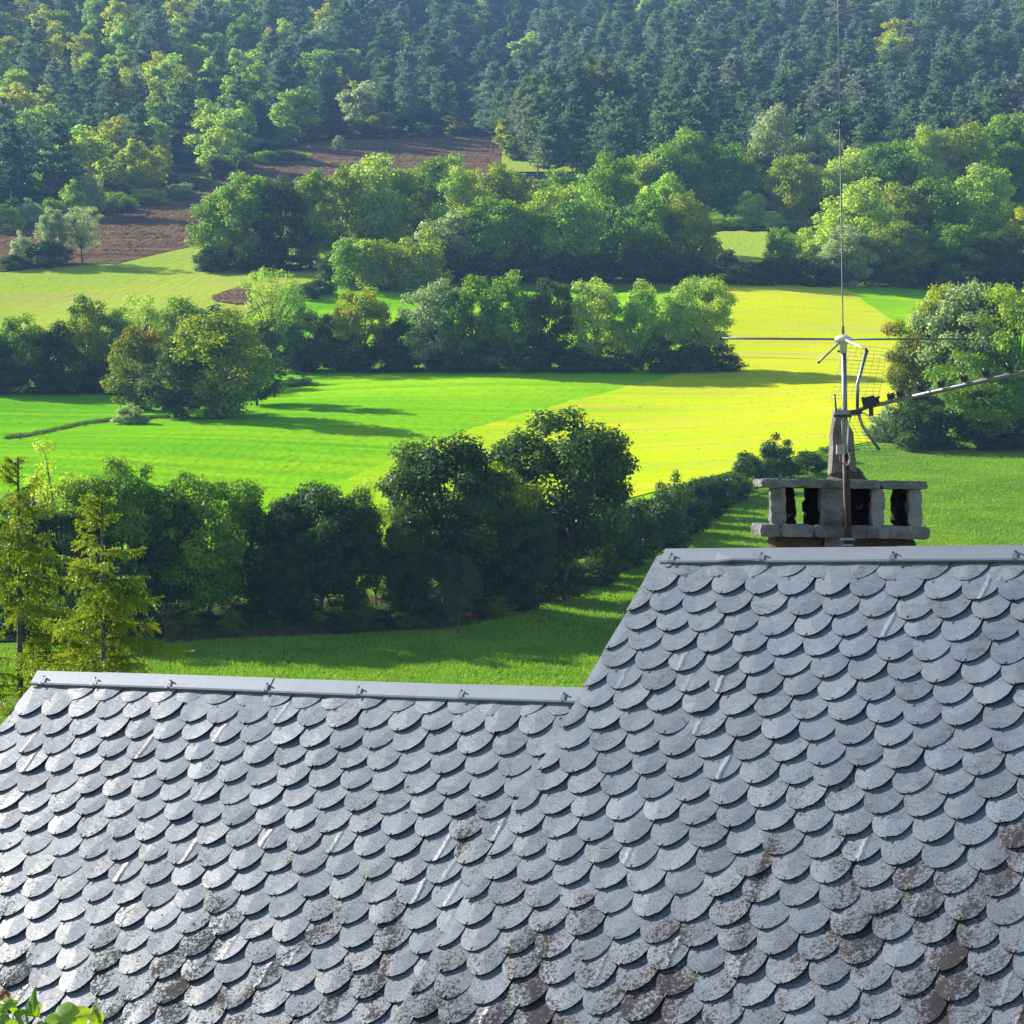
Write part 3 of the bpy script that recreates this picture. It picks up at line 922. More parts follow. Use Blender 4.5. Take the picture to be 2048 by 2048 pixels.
for bx, by, full in [(1782, 794.5, 0), (1801, 789.5, 1), (1843, 778.5, 0), (1883, 770, 1), (1929, 759.5, 1), (1973, 750, 1), (2020, 740, 1), (2075, 729, 1), (2130, 717, 1)]:
    f = (bx - 1735) / 495.
    dd = -.06 - .31 * f
    c = A(bx, by, dd)
    bd = (BO[3] - BO[2]).normalized()
    hd = Vector((.62, .72, .16)).normalized(); vd = bd.cross(hd).normalized()
    def blk(b):
        b.box(c, (11 * PXM, .028, 9 * PXM), (bd, hd, vd))
        for sgn in (-1, 1):
            b.box(c + vd * 5 * PXM * 1 + bd * sgn * 4 * PXM, (4 * PXM, .022, 6 * PXM), (bd, hd, vd))
    o = part(tv, "director_clip", M['blackplastic'], blk, smooth=False)
    for q, (e1, e2) in enumerate([(hd * .105 + vd * .02, 0), (-hd * .10 - vd * .02, 0), (-bd * .028 + Vector((0, 0, .055)), 0), (bd * .02 - Vector((0, 0, .05)), 0)]):
        if q >= 2 and not full and q == 3:
            continue
        part(tv, "director_rod", M['alu'], lambda b: b.tube([c, c + e1], .75 * PXM, 5))
def grid(corn, nu, nv, dz):
    TL, TR, BR, BL = [A(x, y, d) for (x, y), d in zip(corn, dz)]
    def fn(b):
        for i in range(nu + 1):
            f = i / nu
            b.tube([TL.lerp(TR, f), BL.lerp(BR, f)], .42 * PXM, 4, False)
        for j in range(nv + 1):
            f = j / nv
            b.tube([TL.lerp(BL, f), TR.lerp(BR, f)], .42 * PXM, 4, False)
    return fn
part(tv, "grid_reflector", M['steel'], grid([(1690, 687), (1776, 698), (1756, 797), (1661, 798)], 7, 14, (.18, -.02, -.10, .08)))
part(tv, "grid_reflector", M['steel'], grid([(1672, 833), (1756, 829), (1803, 912), (1708, 908)], 7, 12, (.07, -.1, -.02, .14)))

# ------------------------------------------------------------------ vegetation generators (unit height, unit crown width)
def cards(P, N, size, r, asp=.55):
    n = len(P)
    N = N / (np.linalg.norm(N, axis=1, keepdims=True) + 1e-9)
    a = r.normal(size=(n, 3))
    T = np.cross(N, a); T /= np.linalg.norm(T, axis=1, keepdims=True) + 1e-9
    B = np.cross(N, T)
    s = size * r.uniform(.6, 1.35, (n, 1))
    fold = N * s * .12
    V = np.stack([P + T * s * .5, P + B * s * asp * .5 - fold, P - T * s * .5, P - B * s * asp * .5 - fold], 1)
    return V.reshape(-1, 3), np.arange(n * 4).reshape(-1, 4)

def tube_np(b, pts, r0, r1, n=5):
    k = len(pts)
    b.tube(pts, [r0 + (r1 - r0) * i / (k - 1) for i in range(k)], n, False)

def broadleaf(seed, nclump, nleaf, leaf, z0=.16, crad=.13, asp=1.3, sparse=0., top=1.0, limbs=16, bushy=False, trunk_r=.022, lean=0.0):
    """asp: height / width of the real tree, used to keep clumps round. Returns crown (V,F) and a trunk MB"""
    r = np.random.default_rng(seed)
    d = r.normal(size=(nclump, 3)); d /= np.linalg.norm(d, axis=1, keepdims=True)
    ph = r.uniform(0, 6.28, 6)
    lob = 1 + .16 * np.sin(2 * np.arctan2(d[:, 1], d[:, 0]) + ph[0]) * np.cos(2 * d[:, 2] + ph[1]) + .12 * np.sin(5 * d[:, 0] + ph[2]) * np.sin(4 * d[:, 2] + ph[3])
    rad = r.uniform(.25, 1, nclump) ** .45 * lob
    hz, zc = (1 - z0) / 2 * .92, (1 + z0) / 2
    # broad shoulders, narrower foot
    C = np.stack([d[:, 0] * rad * .43, d[:, 1] * rad * .43, zc + d[:, 2] * rad * hz], -1)
    t = np.clip((C[:, 2] - z0) / (1 - z0), 0, 1)
    C[:, :2] *= (np.clip(.62 + 1.1 * t, 0, 1) if not bushy else np.clip(1.12 - .45 * t, .5, 1.1))[:, None]
    cr = crad * r.uniform(.65, 1.35, nclump)
    cnt = (cr ** 2 / (cr ** 2).sum() * nleaf).astype(int) + 1
    idx = np.repeat(np.arange(nclump), cnt)
    e = r.normal(size=(len(idx), 3)); e /= np.linalg.norm(e, axis=1, keepdims=True)
    q = r.uniform(.15, 1, (len(idx), 1)) ** .5
    sc = np.array([1, 1, .72 / asp])
    P = C[idx] + e * q * cr[idx][:, None] * sc
    P += r.normal(0, .012, P.shape) * np.array([1, 1, 1 / asp])
    if sparse:
        k = r.uniform(size=len(P)) > sparse
        P, e = P[k], e[k]
    N = e * 1.1 + r.normal(0, .5, P.shape) + np.array([-.25, 0, .55])
    # build in real proportions so that leaves are not stretched
    P2 = P * np.array([1, 1, asp])
    V, Fc = cards(P2, N, leaf, r)
    V[:, 2] /= asp
    V[:, 2] *= top
    V[:, 2] = np.maximum(V[:, 2], .01)
    b = MB()
    tw = [(0, 0, 0)]
    th = z0 + .42 * (1 - z0)
    for i in range(1, 6):
        f = i / 5
        tw.append((lean * f + r.normal(0, .012), r.normal(0, .012), f * th))
    tube_np(b, tw, trunk_r, trunk_r * .45, 7)
    order = r.permutation(nclump)[:limbs]
    for k in order:
        c = C[k]
        f = r.uniform(.45, 1.0)
        i = int(f * 4.99); a = Vector(tw[i]).lerp(Vector(tw[i + 1]), f * 5 - i)
        if c[2] < a.z:
            a = Vector(tw[2])
        mid = a.lerp(Vector(c), .5) + Vector((0, 0, .04 if c[2] > a.z else .01))
        tube_np(b, [a, mid, Vector(c)], trunk_r * .42, trunk_r * .1, 5)
    return (V, Fc), b

def pine(seed, nl, leaf, z0=.38, asp=2.3, layers=11, dense=1.0):
    r = np.random.default_rng(seed)
    P, N = [], []
    b = MB()
    tube_np(b, [(0, 0, 0), (r.normal(0, .012), r.normal(0, .012), .5), (0, 0, .97)], .021, .004, 6)
    for k in range(layers):
        t = (k + r.uniform(-.25, .25)) / (layers - 1)
        t = min(max(t, 0), 1)
        z = z0 + (1 - z0) * t * .97
        R_ = .5 * (1 - t) ** .5 * (.62 + .38 * min(1, t * 4 + .2)) + .035
        m = r.integers(4, 7)
        a0 = r.uniform(0, 6.28)
        for q in range(m):
            a = a0 + 6.28 * q / m + r.normal(0, .22)
            L = R_ * r.uniform(.6, 1.12)
            tip = np.array([math.cos(a) * L, math.sin(a) * L, z + (.02 + .05 * t) * r.uniform(.2, 1.3)])
            base = np.array([0, 0, z - .02])
            if k % 2 == 0:
                tube_np(b, [base, tip], .006, .002, 4)
            n = int(nl / (layers * 5.5) * (.4 + 1.3 * L / .5))
            f = r.uniform(.18, 1.05, n) ** .7
            w_ = (.05 + .10 * f) * (.4 + L * 1.5)
            pp = base + (tip - base) * f[:, None] + np.stack([r.normal(0, 1, n) * w_ * .55, r.normal(0, 1, n) * w_ * .55, np.abs(r.normal(0, .4, n)) * w_ * .45], -1)
            P.append(pp)
            nn = r.normal(0, .8, (n, 3)); nn[:, 2] += .8
            N.append(nn)
    P = np.concatenate(P); N = np.concatenate(N)
    V, Fc = cards(P * np.array([1, 1, asp]), N, leaf, r, .34)
    V[:, 2] /= asp
    return (V, Fc), b

M['leaf_mid'] = leaf_mat("broadleaf green", (.095, .215, .02), (.17, .32, .035), (.24, .36, .035), .48, .015, .35, .56)
M['leaf_dark'] = leaf_mat("dark green leaves", (.036, .085, .022), (.062, .125, .026), (.10, .16, .025), .38, .015, .35, .60)
M['leaf_light'] = leaf_mat("ash leaves", (.22, .39, .055), (.32, .47, .08), (.38, .48, .06), .50, .015, .35, .56)
M['leaf_olive'] = leaf_mat("olive leaves", (.16, .26, .025), (.23, .33, .03), (.30, .35, .028), .48, .015, .35, .56)
M['leaf_rust'] = leaf_mat("turning leaves", (.12, .18, .02), (.18, .22, .025), (.27, .22, .02), .46, .015, .35, .60)
M['leaf_yellow'] = leaf_mat("yellowing leaves", (.26, .36, .03), (.36, .42, .035), (.42, .43, .025), .48, .015, .35, .58)
M['leaf_grey'] = leaf_mat("silvery leaves", (.24, .35, .12), (.32, .40, .16), None, .45, .03, .35)
M['leaf_ever'] = leaf_mat("pine needles", (.07, .14, .065), (.11, .19, .08), (.15, .21, .065), .38, .015, .15, .60)
M['leaf_blue'] = leaf_mat("grey blue needles", (.13, .19, .12), (.17, .22, .14), None, .35, .015, .15)
M['needle'] = leaf_mat("spruce needles", (.13, .21, .008), (.23, .30, .012), (.07, .14, .012), .42, .05, 2.2, .60)
M['bark'] = bark_mat("grey bark", (.06, .05, .042), (.11, .095, .08))
M['bark_pale'] = bark_mat("pale bark", (.20, .18, .15), (.30, .27, .23))
M['bark_pine'] = bark_mat("pine bark", (.11, .07, .05), (.17, .11, .08))

def pool(gen, mats, trunk_mat, n, **kw):
    """unit meshes for one look: list of (dict material -> crown mesh, trunk mesh)"""
    out = []
    for i in range(n):
        (V, Fc), b = gen(i * 13 + kw.get('seed', 1), **{k: v for k, v in kw.items() if k != 'seed'})
        crowns = {}
        base = mesh_np("crown", V, Fc, M[mats[0]])
        crowns[mats[0]] = base
        for m in mats[1:]:
            c = base.copy(); c.materials.clear(); c.materials.append(M[m]); crowns[m] = c
        out.append((crowns, b.mesh("trunk", M[trunk_mat], True)))
    return out

ALLM = ['leaf_mid', 'leaf_dark', 'leaf_light', 'leaf_olive', 'leaf_rust', 'leaf_yellow', 'leaf_grey']
NEAR = pool(broadleaf, ALLM, 'bark', 4, nclump=95, nleaf=30000, leaf=.030, z0=.10, crad=.115, asp=1.3, sparse=.0, limbs=30, seed=11)
AIRY = pool(broadleaf, ALLM, 'bark', 2, nclump=60, nleaf=11000, leaf=.030, z0=.15, crad=.12, asp=1.6, sparse=.15, limbs=40, seed=31)
MID = pool(broadleaf, ALLM, 'bark', 6, nclump=80, nleaf=15000, leaf=.042, z0=.02, crad=.13, asp=1.25, limbs=18, seed=51)
BUSH = pool(broadleaf, ALLM, 'bark', 4, nclump=34, nleaf=6500, leaf=.055, z0=-.05, crad=.17, asp=.9, limbs=6, bushy=True, seed=71)
FAR = pool(broadleaf, ALLM + ['leaf_ever'], 'bark', 5, nclump=42, nleaf=5200, leaf=.070, z0=.0, crad=.15, asp=1.5, limbs=6, seed=91)
PINE = pool(pine, ['leaf_ever', 'leaf_blue'], 'bark_pine', 5, nl=3600, leaf=.105, z0=.34, asp=2.3, seed=5)
PINEB = pool(pine, ['leaf_ever', 'leaf_blue'], 'bark_pine', 3, nl=3000, leaf=.10, z0=.46, asp=2.6, seed=25)
POOLS = dict(near=NEAR, airy=AIRY, mid=MID, bush=BUSH, far=FAR, pine=PINE, pineb=PINEB)

def tree(name, label, cat, kind, mat, px, base, top, wpx, group=None, dY=0.0, trunk=True, variant=None):
    g = ground([px], [base])[0]
    Y = g[1] + dY
    X = (px - 1024) / F * Y
    Z = float(HT(X, Y))
    zt = CAMZ + (HZ - top) / F * Y
    Hh = max(.6, zt - Z + .15)
    Wd = wpx * Y / F * 1.18
    pl = POOLS[kind]
    crowns, tr = pl[R.randrange(len(pl)) if variant is None else variant % len(pl)]
    o = empty(name, (X, Y, Z - .15), label=label, cat=cat, group=group)
    o.rotation_euler[2] = R.uniform(0, 6.28)
    o.scale = (Wd, Wd, Hh)
    if trunk:
        obj("trunk", tr, o)
    obj("crown", crowns[mat], o)
    return o

# ------------------------------------------------------------------ the trees one can point at
exec_list = []
T = lambda *a, **k: tree(*a, **k)
# near hedgerow beyond the low roof (about 150 m away)
gA = "trees of the near hedgerow"
T("willow_tree", "thin airy pale tree with bare twigs on top, behind the left spruce", "tree", 'airy', 'leaf_light', 118, 1262, 902, 190, gA)
T("ash_tree", "pale green rounded tree right of the airy tree behind the spruces", "tree", 'near', 'leaf_mid', 262, 1262, 902, 215, gA, variant=0)
T("ash_tree", "broad domed green tree sloping down to the right in the near hedgerow", "tree", 'near', 'leaf_mid', 420, 1258, 925, 235, gA, variant=1)
T("oak_tree", "dark leafy tree with thin pale stems left of the gap in the near hedgerow", "tree", 'near', 'leaf_dark', 640, 1250, 942, 225, gA, variant=2)
T("elm_saplings", "slight light green sapling in the gap of the near hedgerow", "tree", 'airy', 'leaf_light', 752, 1240, 975, 105, gA)
T("oak_tree", "upright spiky-topped tree, left one of the tall pair before the yellow field", "tree", 'near', 'leaf_dark', 890, 1238, 838, 255, gA, variant=2)
T("oak_tree", "broadest tall tree before the yellow field, right one of the pair", "tree", 'near', 'leaf_dark', 1135, 1205, 806, 300, gA, variant=0)
T("maple_tree", "olive tinged smaller tree between the two tall dark trees", "tree", 'near', 'leaf_olive', 985, 1225, 905, 175, gA, variant=1)
T("ash_tree", "dark round tree between the domed tree and the pale stemmed one", "tree", 'near', 'leaf_dark', 530, 1252, 985, 160, gA, variant=3)
T("pale_trunk_tree", "slim tree with a pale leaning trunk at the foot of the tall pair", "tree", 'airy', 'leaf_dark', 915, 1252, 1090, 90, gA, dY=-3)
T("elm_tree", "dark tree between the rounded and the domed tree of the near hedgerow", "tree", 'near', 'leaf_dark', 335, 1264, 960, 150, gA, variant=2)
T("elm_tree", "narrow dark tree just left of the pale stemmed one", "tree", 'near', 'leaf_dark', 578, 1256, 1000, 130, gA, variant=1)
T("elm_tree", "narrow dark tree at the right flank of the pale stemmed one", "tree", 'near', 'leaf_dark', 705, 1250, 965, 120, gA, variant=0)
T("elm_tree", "low leafy tree at the left foot of the tall pair", "tree", 'near', 'leaf_dark', 815, 1246, 990, 130, gA, variant=2)
T("elm_tree", "dark leafy tree filling the foot between the tall pair", "tree", 'near', 'leaf_dark', 1030, 1232, 985, 170, gA, variant=0)
T("elm_tree", "leafy tree behind the spruces at the left edge", "tree", 'near', 'leaf_dark', 30, 1268, 960, 170, gA, variant=1)
T("elm_tree", "dark leafy tree behind the thin airy one", "tree", 'near', 'leaf_dark', 165, 1270, 1010, 150, gA, variant=3)
gS = "shrubs under the near hedgerow"
for i, (x, b, t_, w_) in enumerate([(380, 1262, 1204, 120), (480, 1258, 1191, 130), (590, 1255, 1199, 120), (690, 1248, 1193, 110), (800, 1244, 1167, 130), (900, 1240, 1153, 150), (1000, 1228, 1142, 150), (1090, 1205, 1124, 140), (1165, 1180, 1111, 120), (250, 1270, 1195, 150), (150, 1270, 1195, 150), (40, 1272, 1177, 160)]):
    T("shrub", "dark shrub filling the foot of the near hedgerow", "shrub", 'bush', 'leaf_dark', x, b, t_, w_, gS, dY=1.5)
for i, x in enumerate(range(330, 1130, 44)):
    y = float(np.interp(x, [300, 600, 900, 1040, 1130], [1274, 1262, 1248, 1216, 1180]))
    T("low_shrub", "low scrubby bush on the bank before the near hedgerow", "shrub", 'bush', ('leaf_dark', 'leaf_rust', 'leaf_dark', 'leaf_olive')[i % 4], x, y + (i * 13) % 7 - 3, y - 22 - (i * 17) % 26, 60 + (i * 29) % 40, "scrub on the bank")
gH = "shrubs of the low hedge climbing to the chimney"
for i, (x, b, t_, w_) in enumerate([(1215, 1158, 1017, 104), (1265, 1130, 993, 104), (1315, 1100, 976, 99), (1362, 1068, 966, 99), (1408, 1035, 950, 93), (1450, 1005, 940, 88), (1238, 1140, 984, 77), (1340, 1082, 949, 77), (1385, 1050, 952, 66)]):
    T("hedge_shrub", "dark shrub of the low hedge that climbs to the right towards the chimney", "shrub", 'bush', 'leaf_dark', x, b, t_, w_, gH)
T("round_bush", "round dark bush at the upper end of the hedge, first left of the chimney", "bush", 'bush', 'leaf_dark', 1494, 984, 898, 72)
T("round_bush", "tallest dark bush left of the chimney, at the edge of the yellow field", "bush", 'bush', 'leaf_dark', 1556, 958, 870, 78)
T("low_bush", "low wide dark bush just left of the chimney finial", "bush", 'bush', 'leaf_dark', 1615, 950, 898, 70)
T("low_bush", "grassy low bush half hidden by the chimney finial", "bush", 'bush', 'leaf_mid', 1660, 925, 888, 50)
for i in range(14):
    f = (i + .5) / 14
    x = 1200 + 265 * f
    b = float(np.interp(x, [1190, 1265, 1362, 1450, 1480], [1170, 1130, 1068, 1003, 985]))
    T("hedge_shrub", "dark shrub of the low hedge that climbs to the right towards the chimney", "shrub", 'bush', 'leaf_dark', x, b, b - (88 - 30 * f) * (1 + .12 * math.sin(i * 2.3)), 82, gH, dY=.8 + (i % 2))
# middle hedgerow, left cluster
gB = "trees of the middle hedgerow"
for i, (x, b, t_, w_, m, lab) in enumerate([
    (-15, 782, 650, 90, 'leaf_dark', "dark hedge tree cut by the left edge of the picture"),
    (42, 782, 632, 95, 'leaf_mid', "hedge tree second from the left edge in the middle hedgerow"),
    (108, 783, 640, 95, 'leaf_dark', "low dark hedge tree with a flat top in the middle hedgerow at left"),
    (172, 783, 600, 105, 'leaf_olive', "brownish green twiggy tree in the left part of the middle hedgerow"),
    (222, 783, 615, 95, 'leaf_mid', "green tree left of the thin pale tree in the middle hedgerow"),
    (352, 770, 592, 120, 'leaf_mid', "bushy tree right of the thin pale tree in the middle hedgerow"),
    (420, 760, 612, 110, 'leaf_dark', "dark bushy tree behind the big bush by the field corner")]):
    T("hedge_tree", lab, "tree", 'mid', m, x, b, t_, w_, gB, variant=i)
T("slender_tree", "thin pale see-through tree rising from the middle hedgerow at left", "tree", 'airy', 'leaf_light', 288, 775, 567, 110, gB)
T("autumn_tree", "rusty olive tree at the left front of the field corner thicket", "tree", 'mid', 'leaf_rust', 275, 822, 652, 135, gB, variant=2)
T("field_maple", "big domed bush-like tree at the corner of the bright field", "tree", 'mid', 'leaf_olive', 440, 838, 628, 200, gB, variant=3)
T("field_maple", "dark leafy tree joined to the right of the big domed one", "tree", 'mid', 'leaf_dark', 515, 812, 640, 120, gB, variant=4)
T("field_maple", "dark low tree under the rusty tree at the field corner", "tree", 'mid', 'leaf_dark', 350, 838, 700, 150, gB, variant=5)
T("lone_ash", "tall light tree standing clear above the middle hedgerow", "tree", 'airy', 'leaf_light', 545, 745, 515, 125, gB)
for i, (x, t_, w_, m, lab) in enumerate([
    (612, 612, 100, 'leaf_mid', "green tree right below the tall light tree in the middle hedgerow"),
    (672, 625, 90, 'leaf_dark', "dark tree second right of the tall light tree"),
    (730, 570, 125, 'leaf_olive', "yellow green domed tree in the middle hedgerow below the bushes of the upper row"),
    (800, 640, 90, 'leaf_dark', "low dark tree in the dip of the middle hedgerow"),
    (870, 562, 120, 'leaf_grey', "silvery topped tree left in the dense stretch of the middle hedgerow"),
    (945, 550, 115, 'leaf_mid', "tall green tree in the dense stretch of the middle hedgerow"),
    (1020, 545, 115, 'leaf_mid', "wide dark-sided tree in the centre of the middle hedgerow"),
    (1100, 562, 100, 'leaf_dark', "darker tree left of the bright topped one in the middle hedgerow"),
    (1190, 552, 120, 'leaf_light', "bright topped tree third from the right end of the middle hedgerow"),
    (1282, 570, 95, 'leaf_light', "narrow bright topped tree next to the round end tree"),
    (1402, 538, 150, 'leaf_light', "large round tree ending the middle hedgerow by the yellow field")]):
    T("hedge_tree" if i < 10 else "round_tree", lab, "tree", 'mid' if i != 10 else 'near', m, x, 742, t_, w_, gB, variant=i)
for i, x in enumerate([610, 690, 765, 835, 900, 975, 1055, 1140, 1235, 1325, 1378, 1432]):
    T("shrub", "dark shrub at the foot of the middle hedgerow", "shrub", 'bush', 'leaf_dark', x, 744, 672 + (i * 37) % 30, 95, "shrubs under the middle hedgerow")
for i, x in enumerate([-10, 60, 130, 195, 250]):
    T("shrub", "dark shrub at the foot of the left hedgerow", "shrub", 'bush', 'leaf_dark', x, 787, 715 + (i * 29) % 20, 95, "shrubs under the left hedgerow")
T("pale_bush", "small pale grassy bush at the left tip of the field corner thicket", "bush", 'bush', 'leaf_grey', 262, 850, 808, 62)
T("pale_bush", "small grey green bush right of the field corner thicket", "bush", 'bush', 'leaf_grey', 598, 772, 752, 62)
# upper hedgerow and copse
gC = "trees of the upper copse"
for i, (x, b, t_, w_, m, lab) in enumerate([
    (440, 545, 380, 110, 'leaf_mid', "left end tree of the copse beside the ploughed field"),
    (492, 545, 350, 120, 'leaf_mid', "tall tree second from the left end of the copse"),
    (560, 540, 346, 115, 'leaf_dark', "dark tree with visible stems in the left half of the copse"),
    (622, 535, 350, 110, 'leaf_mid', "green tree in the copse left of the yellowish one"),
    (685, 528, 335, 100, 'leaf_olive', "yellowish tree in the middle of the copse"),
    (765, 525, 308, 150, 'leaf_light', "large pale tree at the top of the copse"),
    (835, 520, 330, 110, 'leaf_olive', "olive tree right of the large pale one in the copse"),
    (895, 515, 312, 120, 'leaf_mid', "tree behind the gap at the right of the copse"),
    (930, 540, 330, 100, 'leaf_light', "light tree beside the sunlit gap of the copse"),
    (1000, 520, 335, 110, 'leaf_olive', "olive tree below the pine stand"),
    (1045, 500, 343, 105, 'leaf_olive', "olive crown right below the bare pine trunks"),
    (1108, 500, 338, 105, 'leaf_mid', "green crown below the right end of the pine stand"),
    (1168, 505, 350, 95, 'leaf_light', "small bright crown left of the tall dark-sided tree"),
    (1130, 560, 372, 150, 'leaf_light', "broad bright crown in front of the copse centre"),
    (1220, 545, 302, 125, 'leaf_mid', "tall dark-sided tree right of the pine stand"),
    (1300, 560, 396, 120, 'leaf_mid', "round tree right of the broad bright crown"),
    (1375, 560, 390, 110, 'leaf_olive', "yellow green tree at the right end of the copse by the small pasture"),
    (1340, 520, 345, 110, 'leaf_light', "light tree behind the yellow green end tree"),
    (905, 560, 420, 130, 'leaf_grey', "pale silvery tree in front of the copse left of centre"),
    (985, 562, 398, 130, 'leaf_mid', "green tree with open foot left of the broad bright crown"),
    (1060, 562, 400, 110, 'leaf_mid', "green tree tucked left of the broad bright crown")]):
    T("copse_tree", lab, "tree", 'mid', m, x, b, t_, w_, gC, variant=i)
for i, (x, b, t_, w_, m, lab) in enumerate([
    (715, 580, 466, 110, 'leaf_mid', "bushy tree at the left tip of the lower copse edge"),
    (775, 582, 478, 100, 'leaf_olive', "olive bushy tree on the lower copse edge"),
    (840, 582, 462, 105, 'leaf_olive', "brown tinged bushy tree on the lower copse edge")]):
    T("copse_tree", lab, "tree", 'bush', m, x, b, t_, w_, gC, variant=i)
for i, x in enumerate([440, 520, 600, 690, 780, 880, 960, 1040, 1120, 1200, 1290, 1370]):
    T("shrub", "dark undergrowth shrub at the foot of the copse", "shrub", 'bush', 'leaf_dark', x, 545 if x < 650 else 566, 492 + (i * 31) % 22, 115, "shrubs under the copse", dY=2)
T("dark_hedge", "low dark hedge shrub left of the lower copse edge", "shrub", 'bush', 'leaf_dark', 640, 592, 558, 70)
T("dark_hedge", "low dark hedge shrub touching the lone light tree", "shrub", 'bush', 'leaf_dark', 610, 600, 566, 50)
# right upper woodland
gD = "trees of the right upper woodland"
for i, (x, b, t_, w_, m, lab) in enumerate([
    (1368, 440, 258, 125, 'leaf_mid', "light topped tree at the left of the right woodland"),
    (1450, 440, 290, 120, 'leaf_mid', "round tree left of the ivy clad tree"),
    (1300, 440, 300, 110, 'leaf_light', "bright tree at the pine stand's right foot"),
    (1545, 420, 222, 100, 'leaf_grey', "tall greyish tree against the pines"),
    (1640, 425, 255, 90, 'leaf_grey', "pale poplar-like tree behind the whip antenna"),
    (1515, 420, 290, 100, 'leaf_olive', "olive tree behind the ivy clad tree"),
    (1705, 450, 296, 130, 'leaf_light', "light tree right of the whip antenna against the dark pines"),
    (1780, 455, 285, 120, 'leaf_mid', "pointed bright tree in the right woodland"),
    (1860, 450, 250, 110, 'leaf_light', "tallest bright tree of the right woodland"),
    (1935, 450, 255, 120, 'leaf_olive', "yellow green tree near the upper right edge"),
    (1990, 440, 230, 120, 'leaf_mid', "tree under the pines at the upper right edge"),
    (2050, 440, 228, 120, 'leaf_mid', "tree cut by the upper right edge"),
    (1720, 555, 360, 160, 'leaf_light', "big pale crown right of the whip antenna"),
    (1800, 545, 372, 120, 'leaf_olive', "brownish tree right of the big pale crown"),
    (1870, 545, 352, 140, 'leaf_mid', "dark sided tree in the middle of the right woodland"),
    (1968, 550, 340, 135, 'leaf_light', "round bright crown above the right tree group"),
    (2040, 560, 408, 110, 'leaf_yellow', "yellowest tree at the right edge of the woodland"),
    (1700, 575, 450, 100, 'leaf_grey', "grey green bushy tree at the front edge of the right woodland"),
    (1790, 575, 440, 120, 'leaf_olive', "low olive tree at the front edge of the right woodland"),
    (1900, 578, 450, 130, 'leaf_mid', "low dark tree at the front edge of the right woodland"),
    (2000, 578, 455, 120, 'leaf_dark', "dark front tree near the right edge of the woodland")]):
    T("woodland_tree", lab, "tree", 'mid', m, x, b, t_, w_, gD, variant=i)
T("ivy_clad_tree", "ragged tall tree with an ivy clad trunk behind the small pasture", "tree", 'mid', 'leaf_olive', 1588, 455, 312, 105, gD, variant=1)
T("small_tree", "small upright tree in front of the ivy clad one", "tree", 'mid', 'leaf_light', 1500, 458, 380, 55, gD, variant=2)
T("field_bush", "leafy bush at the right end of the small pasture", "bush", 'bush', 'leaf_mid', 1565, 530, 455, 70)
T("field_bush", "yellowish bush right of the small pasture, next to the leafy one", "bush", 'bush', 'leaf_light', 1622, 535, 455, 70)
T("field_bush", "low dark bush at the left end of the small pasture", "bush", 'bush', 'leaf_dark', 1440, 545, 492, 60)
for i, (x, t_) in enumerate([(1400, 530), (1480, 520), (1545, 515), (1610, 512), (1670, 505), (1740, 500), (1810, 505), (1880, 500), (1950, 505), (2030, 505)]):
    T("shrub", "dark shrub of the hedge above the mown meadow", "shrub", 'bush', 'leaf_dark', x, 572, t_, 90, "shrubs above the mown meadow")
for i, (x, t_) in enumerate([(1425, 432), (1470, 436), (1540, 442), (1580, 440)]):
    T("shrub", "small pale shrub lining the far side of the small pasture", "shrub", 'bush', 'leaf_light', x, 462, t_, 55, "shrubs beyond the small pasture")
# right tree group behind the television antenna
gE = "trees of the right group"
T("plane_tree", "tallest pale green tree of the right group, behind the television antenna", "tree", 'near', 'leaf_grey', 1925, 880, 540, 220, gE, variant=2)
T("maple_tree", "orange tinged tree at the left of the right group", "tree", 'near', 'leaf_rust', 1838, 875, 612, 130, gE, variant=1)
T("maple_tree", "golden topped tree in the middle of the right group", "tree", 'near', 'leaf_yellow', 1885, 885, 560, 140, gE, variant=0, dY=4)
T("plane_tree", "dark right-hand tree of the right group cut by the picture edge", "tree", 'near', 'leaf_light', 2040, 890, 552, 170, gE, variant=3)
T("dark_tree", "dark lower tree in the shade of the right group", "tree", 'near', 'leaf_mid', 1965, 895, 690, 190, gE, variant=1, dY=-2)
T("pale_bush", "soft pale bush behind the lower grid of the television antenna", "bush", 'bush', 'leaf_grey', 1778, 882, 812, 85)
for i, x in enumerate([1830, 1900, 1975, 2045]):
    T("shrub", "dark shrub under the right tree group", "shrub", 'bush', 'leaf_dark', x, 898, 800 + i * 8, 110, "shrubs under the right group")
# left upper: trees at the ploughed field
T("field_tree", "slim pale tree in front of the ploughed field", "tree", 'airy', 'leaf_grey', 165, 528, 400, 80, variant=0)
T("field_tree", "pale bushy tree left of the slim one at the ploughed field", "tree", 'mid', 'leaf_grey', 105, 528, 418, 55, variant=1)
T("field_bush", "dark bush under the pale trees at the ploughed field", "bush", 'bush', 'leaf_dark', 95, 535, 478, 95)
T("field_bush", "grey green bush at the far left of the ploughed field", "bush", 'bush', 'leaf_grey', 45, 530, 465, 45)
T("field_bush", "low shadowed bush at the left foot of the pale trees", "bush", 'bush', 'leaf_dark', 30, 540, 508, 60)
T("young_tree", "tiny lone tree standing in the ploughed field", "tree", 'mid', 'leaf_grey', 678, 304, 272, 26)
for i, (x, b, t_, w_) in enumerate([(15, 465, 412, 60), (60, 455, 400, 60), (105, 450, 395, 55), (140, 445, 362, 60), (190, 432, 345, 50), (240, 425, 385, 70), (300, 412, 375, 70), (360, 400, 365, 60)]):
    T("edge_bush", "sunlit bush along the forest edge above the ploughed field", "bush", 'bush', ('leaf_light', 'leaf_grey', 'leaf_mid')[i % 3], x, b, t_, w_, "bushes along the forest edge")
T("bramble_mound", "trailing green mound at the forest corner above the ploughed field", "bush", 'bush', 'leaf_light', 575, 322, 302, 90)
